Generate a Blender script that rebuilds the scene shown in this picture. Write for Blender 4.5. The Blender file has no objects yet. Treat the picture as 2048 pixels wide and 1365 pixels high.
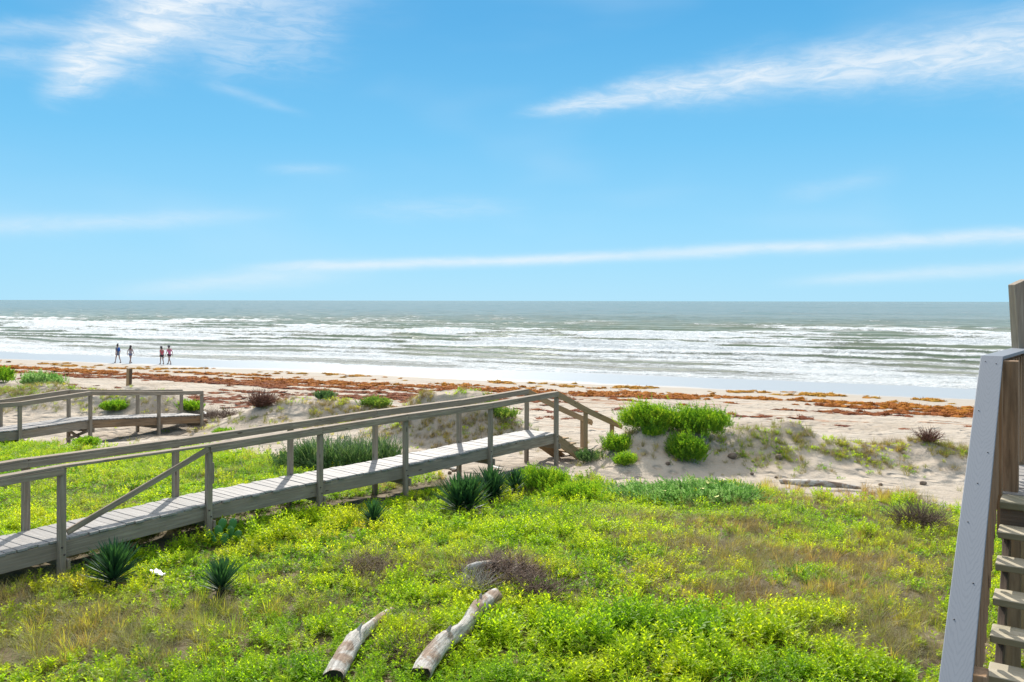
import bpy, bmesh, math, random
import numpy as np
from mathutils import Vector, Matrix

random.seed(7)
U = random.uniform
rng = np.random.default_rng(11)
R = math.radians
S = bpy.context.scene
COL = S.collection

# ------------------------------------------------------------------ camera
CAM_Z = 6.0
F = 1650.0           # focal length in pixels of the 2048 px wide photograph
cam_d = bpy.data.cameras.new('camera')
cam = bpy.data.objects.new('camera', cam_d)
COL.objects.link(cam)
cam.location = (0, 0, CAM_Z)
cam.rotation_euler = (R(90), R(-0.11), 0)
cam_d.sensor_width = 36
cam_d.lens = F / 2048 * 36
cam_d.shift_y = -80.5 / 2048
cam_d.clip_start = 0.1
cam_d.clip_end = 60000
S.camera = cam

# ------------------------------------------------------------------ view
S.view_settings.view_transform = 'Standard'
S.view_settings.look = 'None'
S.view_settings.gamma = 1
S.view_settings.use_curve_mapping = False
S.view_settings.exposure = 0.55
S.cycles.max_bounces = 6
S.cycles.transmission_bounces = 3
S.cycles.transparent_max_bounces = 8
S.cycles.sample_clamp_indirect = 4
S.cycles.sample_clamp_direct = 12

# ------------------------------------------------------------------ sun
SUN_AZ, SUN_EL = R(-6), R(37)
sd = bpy.data.lights.new('sun', 'SUN')
sd.energy = 4.2
sd.angle = R(1.1)
sd.color = (1.0, 0.95, 0.87)
sun = bpy.data.objects.new('sun', sd)
COL.objects.link(sun)
sv = Vector((math.sin(SUN_AZ) * math.cos(SUN_EL), math.cos(SUN_AZ) * math.cos(SUN_EL), math.sin(SUN_EL)))
sun.rotation_euler = sv.to_track_quat('Z', 'Y').to_euler()
sun.location = (0, 0, 30)


# ------------------------------------------------------------------ node helpers
class NT:
    def __init__(s, tree):
        s.t = tree
        s.n = tree.nodes
        s.l = tree.links

    def new(s, typ, **kw):
        n = s.n.new(typ)
        for k, v in kw.items():
            setattr(n, k, v)
        return n

    def put(s, sock, v):
        if isinstance(v, bpy.types.NodeSocket):
            s.l.new(v, sock)
        elif v is not None:
            sock.default_value = v

    def m(s, op, a, b=None, c=None, clamp=False):
        n = s.new('ShaderNodeMath', operation=op, use_clamp=clamp)
        s.put(n.inputs[0], a)
        if b is not None: s.put(n.inputs[1], b)
        if c is not None: s.put(n.inputs[2], c)
        return n.outputs[0]

    def add(s, a, b): return s.m('ADD', a, b)
    def sub(s, a, b): return s.m('SUBTRACT', a, b)
    def mul(s, a, b): return s.m('MULTIPLY', a, b)

    def ss(s, v, lo, hi, a=0.0, b=1.0):
        n = s.new('ShaderNodeMapRange', interpolation_type='SMOOTHSTEP')
        s.put(n.inputs[0], v); s.put(n.inputs[1], lo); s.put(n.inputs[2], hi); s.put(n.inputs[3], a); s.put(n.inputs[4], b)
        return n.outputs[0]

    def lin(s, v, lo, hi, a=0.0, b=1.0):
        n = s.new('ShaderNodeMapRange')
        s.put(n.inputs[0], v); s.put(n.inputs[1], lo); s.put(n.inputs[2], hi); s.put(n.inputs[3], a); s.put(n.inputs[4], b)
        return n.outputs[0]

    def noise(s, vec, scale, detail=4, rough=0.55, dist=0.0, out=0):
        n = s.new('ShaderNodeTexNoise')
        if vec is not None: s.l.new(vec, n.inputs['Vector'])
        n.inputs['Scale'].default_value = scale
        n.inputs['Detail'].default_value = detail
        n.inputs['Roughness'].default_value = rough
        n.inputs['Distortion'].default_value = dist
        return n.outputs[out]

    def mapv(s, vec, scale=(1, 1, 1), rot=(0, 0, 0), loc=(0, 0, 0)):
        n = s.new('ShaderNodeMapping')
        s.l.new(vec, n.inputs[0])
        s.put(n.inputs['Location'], loc); s.put(n.inputs['Rotation'], rot); s.put(n.inputs['Scale'], scale)
        return n.outputs[0]

    def mix(s, f, a, b, blend='MIX'):
        n = s.new('ShaderNodeMix', data_type='RGBA', blend_type=blend)
        s.put(n.inputs[0], f)
        s.put(n.inputs[6], (*a, 1) if isinstance(a, tuple) and len(a) == 3 else a)
        s.put(n.inputs[7], (*b, 1) if isinstance(b, tuple) and len(b) == 3 else b)
        return n.outputs[2]

    def ramp(s, f, stops):
        n = s.new('ShaderNodeValToRGB')
        s.put(n.inputs[0], f)
        e = n.color_ramp.elements
        while len(e) < len(stops): e.new(0.5)
        for i, (p, c) in enumerate(stops):
            e[i].position = p
            e[i].color = (*c, 1)
        return n.outputs[0]

    def comb(s, x, y, z):
        n = s.new('ShaderNodeCombineXYZ')
        s.put(n.inputs[0], x); s.put(n.inputs[1], y); s.put(n.inputs[2], z)
        return n.outputs[0]

    def sep(s, v):
        n = s.new('ShaderNodeSeparateXYZ')
        s.l.new(v, n.inputs[0])
        return n.outputs

    def bump(s, h, strength=0.5, dist=0.02, normal=None):
        n = s.new('ShaderNodeBump')
        s.put(n.inputs['Strength'], strength)
        s.put(n.inputs['Distance'], dist)
        s.l.new(h, n.inputs['Height'])
        if normal is not None: s.l.new(normal, n.inputs['Normal'])
        return n.outputs[0]


def material(name):
    m = bpy.data.materials.new(name)
    m.use_nodes = True
    t = NT(m.node_tree)
    b = t.n['Principled BSDF']
    return m, t, b


# ------------------------------------------------------------------ world
W = bpy.data.worlds.new('World')
S.world = W
W.use_nodes = True
t = NT(W.node_tree)
bg = t.n['Background']
bg.inputs['Strength'].default_value = 0.1
sky = t.new('ShaderNodeTexSky', sky_type='NISHITA')
sky.sun_disc = False
sky.sun_elevation = SUN_EL
sky.sun_rotation = SUN_AZ
sky.altitude = 0
sky.air_density = 1.0
sky.dust_density = 0.15
sky.ozone_density = 2.5
tc = t.new('ShaderNodeTexCoord').outputs['Generated']
dx, dy, dz = t.sep(tc)
az = t.m('ARCTAN2', dx, dy)
el = t.m('ARCSINE', dz)


def px_ang(px, py):
    a = math.atan((px - 1024) / F)
    e = math.atan((602 - py) / F * math.cos(a))
    return a, e


nvec = t.comb(t.mul(az, 3.2), t.mul(el, 9.0), 0.0)
n_w = t.noise(nvec, 3.2, 8, 0.62, 0.6)
n_f = t.noise(t.mapv(nvec, (1.0, 1.5, 1.0), (0, 0, 0.25), (3.1, 1.7, 0)), 7.0, 8, 0.66, 0.9)
n_big = t.noise(nvec, 0.9, 3, 0.5, 0.2)


def streak(p0, p1, w0, w1, amp, tex=0.5, fa=0.12, fb=0.12, warp=0.02, bend=0.0):
    """a band of cirrus from direction p0 to p1, widths in radians"""
    a0, e0 = px_ang(*p0)
    a1, e1 = px_ang(*p1)
    L = math.hypot(a1 - a0, e1 - e0)
    ux, uy = (a1 - a0) / L, (e1 - e0) / L
    ra, re = t.sub(az, a0), t.sub(el, e0)
    u = t.add(t.mul(ra, ux / L), t.mul(re, uy / L))
    v = t.add(t.mul(ra, -uy), t.mul(re, ux))
    v = t.add(v, t.mul(t.sub(n_w, 0.5), warp))
    if bend:
        v = t.add(v, t.mul(t.mul(u, t.sub(1.0, u)), bend))
    w = t.lin(u, 0.0, 1.0, w0, w1)
    q = t.m('DIVIDE', v, w)
    g = t.m('POWER', 2.718, t.mul(t.mul(q, q), -1.0))
    ends = t.mul(t.ss(u, 0.0, fa), t.ss(u, 1.0, 1.0 - fb))
    tx = t.add(1 - tex, t.mul(t.ss(n_f, 0.33, 0.66), tex))
    return t.mul(t.mul(t.mul(g, ends), tx), amp)


def mx(*a):
    r = a[0]
    for b in a[1:]:
        r = t.sub(t.add(r, b), t.mul(r, b))
    return r


dens = mx(
    streak((50, 204), (770, -230), .012, .080, .98, .5, .14, .35, .055, -.05),
    streak((360, 130), (720, 40), .020, .040, .35, .7, .3, .4, .03),
    streak((-200, 62), (330, 56), .008, .010, .35, .4, .2, .4, .02),
    streak((-200, 110), (260, 120), .012, .010, .28, .6, .2, .4, .02),
    streak((380, 160), (640, 236), .006, .004, .20, .4, .3, .5, .012),
    streak((1000, 229), (1620, 128), .005, .024, .80, .5, .3, .15, .030),
    streak((1450, 160), (2400, 28), .014, .040, .80, .5, .25, .1, .03),
    streak((1560, 90), (1860, 150), .010, .010, .3, .5, .4, .4, .02),
    streak((420, 537), (1500, 502), .0050, .0060, .68, .25, .25, .35, .008),
    streak((1150, 512), (2500, 436), .006, .008, .6, .3, .3, .1, .01),
    streak((150, 590), (820, 532), .008, .014, .38, .3, .4, .5, .012),
    streak((-200, 462), (640, 424), .010, .007, .35, .35, .1, .5, .012),
    streak((1500, 568), (2500, 500), .006, .008, .4, .3, .3, .1, .008),
    streak((1520, 400), (1830, 340), .012, .010, .16, .4, .4, .4, .02),
    streak((500, 340), (720, 338), .006, .005, .18, .4, .4, .4, .01),
    streak((640, 420), (1100, 412), .014, .010, .18, .5, .4, .4, .02),
)
veil = t.mul(t.ss(n_big, .46, .80), t.mul(t.ss(el, 0.0, .12), .16))
# bright cirrus added out of view, above and behind, to fill the shade
fill_cirrus = t.mul(t.ss(el, .40, .75), t.lin(t.noise(tc, 2.2, 7, .6, .8), .3, .7, .25, .85))
dens = t.m('MINIMUM', mx(dens, veil, t.mul(fill_cirrus, .8)), 1.0)
# the photograph's clean, saturated sky: the physical sky graded by elevation, as far as it reaches
grad = t.ramp(t.m('DIVIDE', el, 1.5708, clamp=True), [
    (0.0, (2.55, 5.05, 6.7)), (0.055, (1.95, 4.6, 6.6)), (0.12, (1.16, 3.85, 6.2)), (0.21, (.62, 2.95, 5.5)), (.5, (.6, 2.0, 4.2)), (1.0, (.45, 1.4, 3.3))])
nis = t.mix(1.0, sky.outputs[0], (1.0, 1.0, 1.0), 'MULTIPLY')
base = t.mix(0.94, nis, grad)
cloudc = t.mix(0.35, (9.4, 11.0, 12.2), nis)
glow = t.m('POWER', t.m('MAXIMUM', t.new('ShaderNodeVectorMath', operation='DOT_PRODUCT').outputs['Value'], 0.0), 6.0)
dp = t.n[-2] if False else [q for q in t.n if q.type == 'VECT_MATH'][-1]
t.l.new(tc, dp.inputs[0]); dp.inputs[1].default_value = tuple(sv)
# added cloud overhead is brightened for fill light, most near the sun
cc = t.mix(t.mul(t.ss(el, .30, .70), t.add(.55, t.mul(glow, .45))), (6.1, 6.5, 6.8), (24.0, 22.0, 19.0))
col = t.mix(dens, base, cc)
t.put(bg.inputs['Color'], col)

# ------------------------------------------------------------------ tags and builders


def tag(o, label=None, cat=None, group=None, kind=None):
    if label: o['label'] = label
    if cat: o['category'] = cat
    if group: o['group'] = group
    if kind: o['kind'] = kind
    return o


def link(name, me, mat=None, parent=None, mw=None):
    o = bpy.data.objects.new(name, me)
    COL.objects.link(o)
    if mat is not None and not me.materials:
        me.materials.append(mat)
    if mw is None: mw = Matrix.Identity(4)
    if parent is not None:
        o.parent = parent
        mw = Matrix.Translation(-parent.location) @ mw
    o.matrix_basis = mw
    return o


def thing(name, loc, label, cat, group=None):
    o = bpy.data.objects.new(name, None)
    COL.objects.link(o)
    o.location = loc
    o.empty_display_size = .1
    return tag(o, label, cat, group)


def np_mesh(name, V, Fc, smooth=False):
    """mesh from arrays; faces (N,3) or (N,4)"""
    V = np.asarray(V, dtype=np.float32)
    Fc = np.asarray(Fc, dtype=np.int32)
    me = bpy.data.meshes.new(name)
    k = Fc.shape[1]
    me.vertices.add(len(V))
    me.vertices.foreach_set('co', V.ravel())
    me.loops.add(Fc.size)
    me.loops.foreach_set('vertex_index', Fc.ravel())
    me.polygons.add(len(Fc))
    me.polygons.foreach_set('loop_start', np.arange(0, Fc.size, k, dtype=np.int32))
    if smooth:
        me.polygons.foreach_set('use_smooth', np.ones(len(Fc), dtype=bool))
    me.update(calc_edges=True)
    return me


def attr(me, name, data, typ='FLOAT'):
    a = me.attributes.new(name, typ, 'POINT')
    a.data.foreach_set('value' if typ in ('FLOAT', 'INT') else 'vector', np.asarray(data, dtype=np.float32 if typ != 'INT' else np.int32).ravel())


def box_mesh(name, L, w, h, bev=.004, warp=0.0):
    """box, x along its length (centred), y width, z height, softened edges"""
    bm = bmesh.new()
    bmesh.ops.create_cube(bm, size=1)
    for v in bm.verts:
        v.co = Vector((v.co.x * L, v.co.y * w, v.co.z * h))
    if bev:
        bmesh.ops.bevel(bm, geom=list(bm.edges), offset=bev, segments=1, affect='EDGES', profile=.5)
    if warp:
        for v in bm.verts:
            v.co.z += random.uniform(-warp, warp)
    me = bpy.data.meshes.new(name)
    bm.to_mesh(me)
    bm.free()
    return me


def frame(p0, p1, up=(0, 0, 1)):
    p0, p1 = Vector(p0), Vector(p1)
    x = (p1 - p0).normalized()
    u = Vector(up)
    y = u.cross(x)
    if y.length < 1e-4:
        y = Vector((0, 1, 0))
    y.normalize()
    z = x.cross(y)
    M = Matrix((x, y, z)).transposed().to_4x4()
    M.translation = (p0 + p1) / 2
    return M


def beam(name, p0, p1, w, h, mat, parent, bev=.004, up=(0, 0, 1), label=None):
    L = (Vector(p1) - Vector(p0)).length
    me = box_mesh(name, L, w, h, bev)
    o = link(name, me, mat, parent, frame(p0, p1, up))
    if label: o['label'] = label
    return o


def post(name, x, y, z0, z1, s, mat, parent, yaw=0.0, lean=(0, 0), s2=None):
    return beam(name, (x, y, z0), (x + lean[0], y + lean[1], z1), s, s2 or s, mat, parent, .004,
                up=(math.cos(yaw), math.sin(yaw), 0))


def ellipsoid(name, rx, ry, rz, mat, seg=14, rings=9, egg=0.0, noise_=0.0):
    V_ = []; F_ = []
    for i in range(rings + 1):
        ph_ = math.pi * i / rings
        for j in range(seg):
            a = 6.28318 * j / seg
            k_ = 1 + egg * math.cos(ph_)
            q_ = 1 + (U(-noise_, noise_) if 0 < i < rings else 0)
            V_.append((math.sin(ph_) * math.cos(a) * rx * k_ * q_, math.sin(ph_) * math.sin(a) * ry * k_ * q_, math.cos(ph_) * rz * q_))
    for i in range(rings):
        for j in range(seg):
            F_.append((i * seg + j, (i + 1) * seg + j, (i + 1) * seg + (j + 1) % seg, i * seg + (j + 1) % seg))
    me_ = np_mesh(name, V_, F_, True)
    me_.materials.append(mat)
    return me_



# value noise in numpy
_tab = rng.random((256, 256)).astype(np.float64)


def vn(x, y):
    xi = np.floor(x).astype(int); yi = np.floor(y).astype(int)
    fx = x - xi; fy = y - yi
    fx = fx * fx * (3 - 2 * fx); fy = fy * fy * (3 - 2 * fy)
    a = _tab[xi & 255, yi & 255]; b = _tab[(xi + 1) & 255, yi & 255]
    c = _tab[xi & 255, (yi + 1) & 255]; d = _tab[(xi + 1) & 255, (yi + 1) & 255]
    return (a * (1 - fx) + b * fx) * (1 - fy) + (c * (1 - fx) + d * fx) * fy


def fbm(x, y, o=4, g=.5):
    s = 0; a = 1; tot = 0
    for i in range(o):
        s = s + a * vn(x * 2 ** i + 17.3 * i, y * 2 ** i + 5.1 * i); tot += a; a *= g
    return s / tot


# ------------------------------------------------------------------ the lie of the land
SN = (.3843, .9232)    # seaward normal of the shore, t = distance seaward
SU = (.9232, -.3843)   # along the shore, s


def tt(x, y): return SN[0] * x + SN[1] * y
def sc(x, y): return SU[0] * x + SU[1] * y
def xy(s, t_): return SU[0] * s + SN[0] * t_, SU[1] * s + SN[1] * t_


_T = np.array([-3000, -60, 0, 6, 11, 15, 18, 20, 26, 32, 38, 44, 50, 55, 60, 66, 75, 95, 150, 400, 60000.])
_Z = np.array([4, 2.6, 2.15, 2.1, 2.06, 1.92, 1.78, 1.70, 1.42, 1.12, .85, .58, .33, .17, .07, -.03, -.3, -.8, -2, -5, -9.])

# dunes: px-derived places in metres (x, y, height, radius x, radius y, angle, power)
DUNES = [
    (-1.45, 26.3, 1.32, 2.15, 1.5, -.25, 1.5),    # behind the walkway
    (-3.0, 27.2, .55, 2.0, 1.4, -.2, 1.2),
    (4.25, 22.6, .85, 1.85, 1.6, -.2, 1.3),      # under the green shrubs
    (6.9, 22.8, .62, 1.8, 1.7, -.1, 1.1),
    (7.6, 22.9, .26, .55, .5, 0, 1.0),
    (9.6, 22.7, .44, 2.5, 1.8, -.1, 1.2),
    (12.8, 22.0, .52, 2.6, 1.5, -.15, 1.3),
    (17.5, 20.5, .6, 3.5, 1.6, -.2, 1.3),
    (-14.2, 32.6, .86, 2.0, 1.5, -.2, 1.3),       # behind the far walkway
    (-17.6, 33.2, .62, 3.0, 1.8, -.2, 1.2),
    (-20.5, 33.8, .60, 3.0, 2.0, -.2, 1.2),
    (-23.5, 37.6, .85, 2.6, 1.8, -.2, 1.3),
    (-7.9, 31.6, .72, 1.9, 1.3, -.2, 1.2),
    (-5.2, 31.0, .72, 1.5, 1.2, -.2, 1.3),
    (-9.6, 30.6, .25, 2.0, 1.4, -.2, 1.2),
    (3.3, 21.4, .25, 1.0, .9, 0, 1.1),
    (2.6, 20.3, .10, 1.1, .6, 0, 1.1),
    (-12.4, 28.6, -.34, 2.6, 2.2, -.3, 1.3), (-14.8, 26.0, -.36, 2.3, 2.0, -.2, 1.3), (-11.2, 30.4, -.15, 1.4, 1.4, 0, 1.3),      # hollow below the far walkway
    (-30, 36, .9, 5, 2.4, -.3, 1.3), (-40, 40, 1.0, 6, 3, -.3, 1.3), (26, 17, .9, 5, 2.2, -.3, 1.3),
]


def ground(x, y):
    x = np.asarray(x, dtype=np.float64); y = np.asarray(y, dtype=np.float64)
    t_ = tt(x, y)
    s_ = sc(x, y)
    tw = t_ + (fbm(s_ / 14 + 3, t_ / 14, 3) - .5) * 3.0 * np.clip((60 - t_) / 30, 0, 1)
    z = np.interp(tw, _T, _Z)
    land = np.clip((50 - t_) / 14, 0, 1)
    dn = fbm(x * .9 + 40, y * .9 + 12, 4) - .5
    for (cx, cy, h, rx, ry, a, p) in DUNES:
        ca, sa = math.cos(a), math.sin(a)
        u = ((x - cx) * ca + (y - cy) * sa) / rx
        v = (-(x - cx) * sa + (y - cy) * ca) / ry
        r2 = u * u + v * v
        g = np.exp(-r2 ** p)
        z = z + h * g * (1 + dn * .5)
    near = np.clip((70 - np.hypot(x, y)) / 25, 0, 1)
    z = z + land * near * ((fbm(x / 2.6, y / 2.6, 4) - .5) * .26 + (fbm(x * 1.8 + 9, y * 1.8, 3) - .5) * .07)
    sand = np.clip((t_ - 17.5) / 2, 0, 1) * np.clip((54 - t_) / 10, 0, 1)
    z = z + sand * near * (fbm(x * 4 + 9, y * 4 + 31, 2) - .5) * .05
    return z


def gz(x, y): return float(ground(np.array([x]), np.array([y]))[0])


def at(px, py, d):
    """world point seen at photograph pixel px,py, d metres ahead"""
    return Vector(((px - 1024) / F * d, d, CAM_Z - (py - 602 - (px - 1024) * .0019) / F * d))


def on_ground(px, py, lift=0.0):
    """march the ray of a pixel to the ground: where a thing stands"""
    d = np.arange(4, 90, .02)
    X = (px - 1024) / F * d
    Z = CAM_Z - (py - 602 - (px - 1024) * .0019) / F * d
    g = ground(X, d) + lift
    k = np.argmax(Z <= g)
    return Vector((X[k], d[k], g[k] - lift))


def axis(lo, hi, fine_lo, fine_hi, step, growth=1.12):
    m = list(np.arange(fine_lo, fine_hi, step))
    a = fine_lo; st = step
    left = []
    while a > lo:
        st *= growth; a -= st; left.append(a)
    b = m[-1]; st = step; right = []
    while b < hi:
        st *= growth; b += st; right.append(b)
    return np.array(left[::-1] + m + right)


def grid_faces(nr, nc):
    i = np.arange(nr - 1)[:, None] * nc + np.arange(nc - 1)[None, :]
    return np.stack([i, i + 1, i + nc + 1, i + nc], -1).reshape(-1, 4)


gx = axis(-9000, 9000, -24, 20, .115, 1.07)
gy = axis(-4000, 40000, 7, 34, .10, 1.035)
GX, GY = np.meshgrid(gx, gy)
GZ = ground(GX, GY)
far = np.hypot(GX, GY) > 400
me = np_mesh('beach_sand', np.stack([GX, GY, GZ], -1).reshape(-1, 3), grid_faces(len(gy), len(gx)), True)


# vegetation edge -----------------------------------------------------------
def veg_cover(x, y):
    """1 in the green field, 0 on bare sand"""
    t_ = tt(x, y); s_ = sc(x, y)
    edge = 18.4 + (fbm(s_ / 3 + 60, t_ / 5, 4) - .5) * 2.6 + np.where(x > 4, .9, 0) - np.clip(1 - np.abs(x + 1.5) / 3, 0, 1) * 1.1 - np.clip((-x - 8.5) / 3, 0, 1) * 1.2 * np.clip((y - 20) / 2, 0, 1)
    return np.clip((edge - t_) / .8, 0, 1)


vc = veg_cover(GX, GY).ravel()
attr(me, 'veg', vc)

# sand material ---------------------------------------------------------------
M_sand, t, b = material('sand')
pos = t.new('ShaderNodeNewGeometry').outputs['Position']
x_, y_, z_ = t.sep(pos)
T_ = t.add(t.mul(x_, SN[0]), t.mul(y_, SN[1]))
S_ = t.add(t.mul(x_, SU[0]), t.mul(y_, SU[1]))
st = t.comb(S_, T_, 0.0)
nb = t.noise(pos, .35, 5, .6)
nf = t.noise(pos, 60, 3, .6)
nm = t.noise(pos, 3.0, 5, .62)
dry = t.ramp(nb, [(.3, (.335, .275, .21)), (.55, (.415, .355, .285)), (.75, (.46, .405, .335))])
dry = t.mix(t.ss(nm, .45, .75, 0, .35), dry, (.36, .28, .205))
dry = t.mix(t.ss(nf, .55, .8, 0, .25), dry, (.25, .19, .14))
# packed, damp and wet bands towards the sea
tw = t.add(T_, t.mul(t.sub(t.noise(t.mapv(st, (.5, 1, 1)), .16, 7, .66), .5), 8.0))
damp = t.ss(tw, 46, 55)
wet = t.ss(tw, 54.9, 57.0)
c = t.mix(damp, dry, (.36, .315, .26))
c = t.mix(wet, c, (.37, .365, .36))
# thin litter of old weed, strewn along the shore
lit = t.noise(t.mapv(st, (.35, 1.3, 1)), 1.1, 7, .72, .4)
lit2 = t.noise(t.mapv(st, (.25, 1.0, 1)), .16, 3, .5)
band = t.mul(t.ss(T_, 24, 32), t.ss(T_, 53, 49))
litm = t.mul(t.ss(t.add(lit, t.mul(t.sub(lit2, .5), .5)), .575, .66), band)
c = t.mix(t.mul(litm, .8), c, t.ramp(nm, [(.35, (.18, .075, .035)), (.6, (.30, .15, .065))]))
# the field's soil: sand dulled by litter of stems
vg = t.new('ShaderNodeAttribute', attribute_name='veg').outputs['Fac']
soil = t.ramp(t.noise(pos, 1.7, 6, .65), [(.35, (.07, .055, .03)), (.52, (.13, .095, .05)), (.72, (.27, .21, .14))])
c = t.mix(t.mul(t.ss(t.add(vg, t.mul(t.sub(nm, .5), .8)), .3, .8), .92), c, soil)
t.put(b.inputs['Base Color'], c)
t.put(b.inputs['Roughness'], t.lin(wet, 0, 1, .92, .30))
t.put(b.inputs['Specular IOR Level'], t.lin(wet, 0, 1, .2, .15))
foot = t.new('ShaderNodeTexVoronoi', feature='SMOOTH_F1')
t.l.new(t.mapv(pos, (1, 1, .2)), foot.inputs['Vector'])
foot.inputs['Scale'].default_value = 2.6
fh = t.mul(t.ss(foot.outputs['Distance'], .05, .42), t.ss(t.noise(pos, .5, 2), .42, .55))
trk = t.noise(t.mapv(st, (.12, 1.6, 1)), 1.0, 4, .6, .3)
drysand = t.m('SUBTRACT', 1.0, damp)
h = t.add(t.add(t.mul(nm, .9), t.mul(nf, .10)), t.add(t.mul(fh, 1.1), t.mul(trk, .7)))
hh = t.mul(h, t.lin(damp, 0, 1, 1.0, .12))
hh = t.mul(hh, t.lin(wet, 0, 1, 1.0, .05))
t.put(b.inputs['Normal'], t.bump(hh, .9, .13))
tag(link('beach_sand', me, M_sand), 'pale sand beach and low dunes running down to the wet shore', 'beach', kind='structure')

# ------------------------------------------------------------------ the sea
th = np.concatenate([np.linspace(-85, -38, 40, endpoint=False), np.linspace(-38, 38, 620, endpoint=False), np.linspace(38, 85, 41)])
th = np.radians(th)
dl = list(np.arange(245, 30, -.42)) + list(30 * .97 ** np.arange(0, 180))
rr = 6 * 1650 / np.array(dl)
rr = rr[rr < 45000]
TH, RR = np.meshgrid(th, rr)
X = RR * np.sin(TH) / np.cos(np.clip(TH, -1.2, 1.2)) ** .0
Y = RR * np.cos(TH)
T = tt(X, Y); SS = sc(X, Y)
# crest coordinate: an integer at every crest, spacing widens seaward
tk = np.concatenate([[40, 66], np.arange(67, 50000, 1.0)])
lam = np.clip(5.5 + (tk - 66) * .085, 5.5, 26)
ck = np.concatenate([[0], np.cumsum(np.diff(tk) / lam[:-1])])
bend = (fbm(SS / 46 + 7, T / 60 + 3, 3) - .5) * 13 + (fbm(SS / 9 + 1, T / 14, 3) - .5) * 2.4
Tb = T + bend * np.clip((T - 55) / 25, .25, 1)
c_ = np.interp(Tb, tk, ck)
ki = np.floor(c_)
p = c_ - ki                       # 0 just seaward of a crest ... 1 at the next one out
q = np.minimum(p, 1 - p)
mod_a = vn(SS / 17 + ki * 7.31, ki * 3.7)
mod_b = vn(SS / 17 + (ki + 1) * 7.31, (ki + 1) * 3.7)
amp_t = np.interp(T, [55, 64, 70, 90, 115, 160, 260, 500], [0, .03, .14, .30, .50, .50, .36, .26])
back = np.exp(-(p / .20) ** 1.5) * (.25 + 1.0 * mod_a)
front = np.exp(-((1 - p) / .085) ** 1.6) * (.25 + 1.0 * mod_b)
H = amp_t * np.maximum(back, front) * 1.5
chop = (fbm(SS / 1.6, T / 1.1, 4) - .5) * np.interp(T, [60, 70, 110, 400], [0, .07, .20, .28])
chop += (fbm(SS / 5 + 20, T / 2.6 + 4, 3) - .5) * np.interp(T, [60, 80, 110, 400], [0, .10, .28, .40])
fade = np.interp(RR, [0, 500, 1500], [1, 1, 0])
swash = (fbm(SS / 6, SS * 0 + 2.2, 3) - .5) * 6 + (fbm(SS / 1.7, SS * 0 + 9.2, 2) - .5) * 1.2
edge_t = 65.3 + swash * .7
Z = .0 + (H + chop) * fade * np.clip((T - 62) / 8, .0, 1)
Z = Z + np.where(T < 68, np.interp(T - edge_t, [-3, 0, 3, 8], [-.6, 0, .03, 0]), 0)
gnd = ground(X, Y)
Z = np.where((T < 72) & (T > edge_t), np.maximum(Z, gnd + .012), Z)
Z = np.where(T <= edge_t, gnd - .05, Z)
# foam: breaking rollers in ranks, lace between them, few caps far out
surf = .96 * np.interp(T, [59, 62, 74, 92, 130, 165, 205, 300], [.9, 1.0, 1.12, 1.2, 1.15, .9, .36, .14])
rank = np.exp(-((T - 76) / 5.5) ** 2) * .16 + np.exp(-((T - 104) / 10) ** 2) * .22 + np.exp(-((T - 138) / 9) ** 2) * .26 - np.exp(-((T - 121) / 6) ** 2) * .22 - np.exp(-((T - 88) / 4) ** 2) * .12
brk = np.clip((np.where(p < .5, mod_a, mod_b) - .30) * 2.6, 0, 1)
wake = np.where(p < .5, 1 - p * 1.2, .35 + .3 * (p - .5))
foam = (surf + rank * 1.5) * (.46 + .75 * brk * wake)
face = np.exp(-((1 - p - .07) / .07) ** 2) * np.clip(1.2 - brk * .8, 0, 1)    # the unbroken, darker face of a wave
foam = foam - .55 * face * np.interp(T, [64, 80, 300], [0, 1, .3])
foam = foam + .75 * brk * np.exp(-(q / .07) ** 2) * np.interp(T, [64, 90, 160, 210, 330], [.4, 1, .9, .3, .2])
foam = foam + .8 * np.exp(-((T - edge_t - .35) / .35) ** 2)
me = np_mesh('sea', np.stack([X, Y, Z], -1).reshape(-1, 3), grid_faces(len(rr), len(th))[:, ::-1], True)
attr(me, 'foam', np.clip(foam, 0, 1.4))
attr(me, 'face', np.clip(face * np.interp(T, [64, 90, 260], [0, 1, .6]), 0, 1))
M_sea, t, b = material('sea_water')
pos = t.new('ShaderNodeNewGeometry').outputs['Position']
x_, y_, z_ = t.sep(pos)
T_ = t.add(t.mul(x_, SN[0]), t.mul(y_, SN[1]))
S_ = t.add(t.mul(x_, SU[0]), t.mul(y_, SU[1]))
st = t.comb(S_, T_, 0.0)
fo = t.new('ShaderNodeAttribute', attribute_name='foam').outputs['Fac']
fc = t.new('ShaderNodeAttribute', attribute_name='face').outputs['Fac']
n1 = t.noise(t.mapv(st, (.5, 1, 1)), .50, 9, .66, 1.0)
n2 = t.noise(t.mapv(st, (.9, 1, 1)), 1.9, 8, .74, 1.2)
nn = t.add(t.mul(n1, .62), t.mul(n2, .38))
fm = t.ss(t.add(fo, t.mul(t.sub(nn, .5), 2.3)), .32, .74)
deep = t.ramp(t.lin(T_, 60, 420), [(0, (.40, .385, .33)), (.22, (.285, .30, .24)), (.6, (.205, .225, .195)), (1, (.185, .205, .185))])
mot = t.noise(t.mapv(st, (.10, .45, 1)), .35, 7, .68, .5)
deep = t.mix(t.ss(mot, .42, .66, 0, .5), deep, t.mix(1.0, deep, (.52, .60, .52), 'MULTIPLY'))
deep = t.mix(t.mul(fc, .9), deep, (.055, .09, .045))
foamc = t.mix(t.ss(n2, .35, .7), (.56, .59, .58), (.88, .89, .89))
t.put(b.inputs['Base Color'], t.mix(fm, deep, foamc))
t.put(b.inputs['Roughness'], t.lin(fm, 0, 1, .10, .9))
t.put(b.inputs['IOR'], 1.33)
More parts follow.
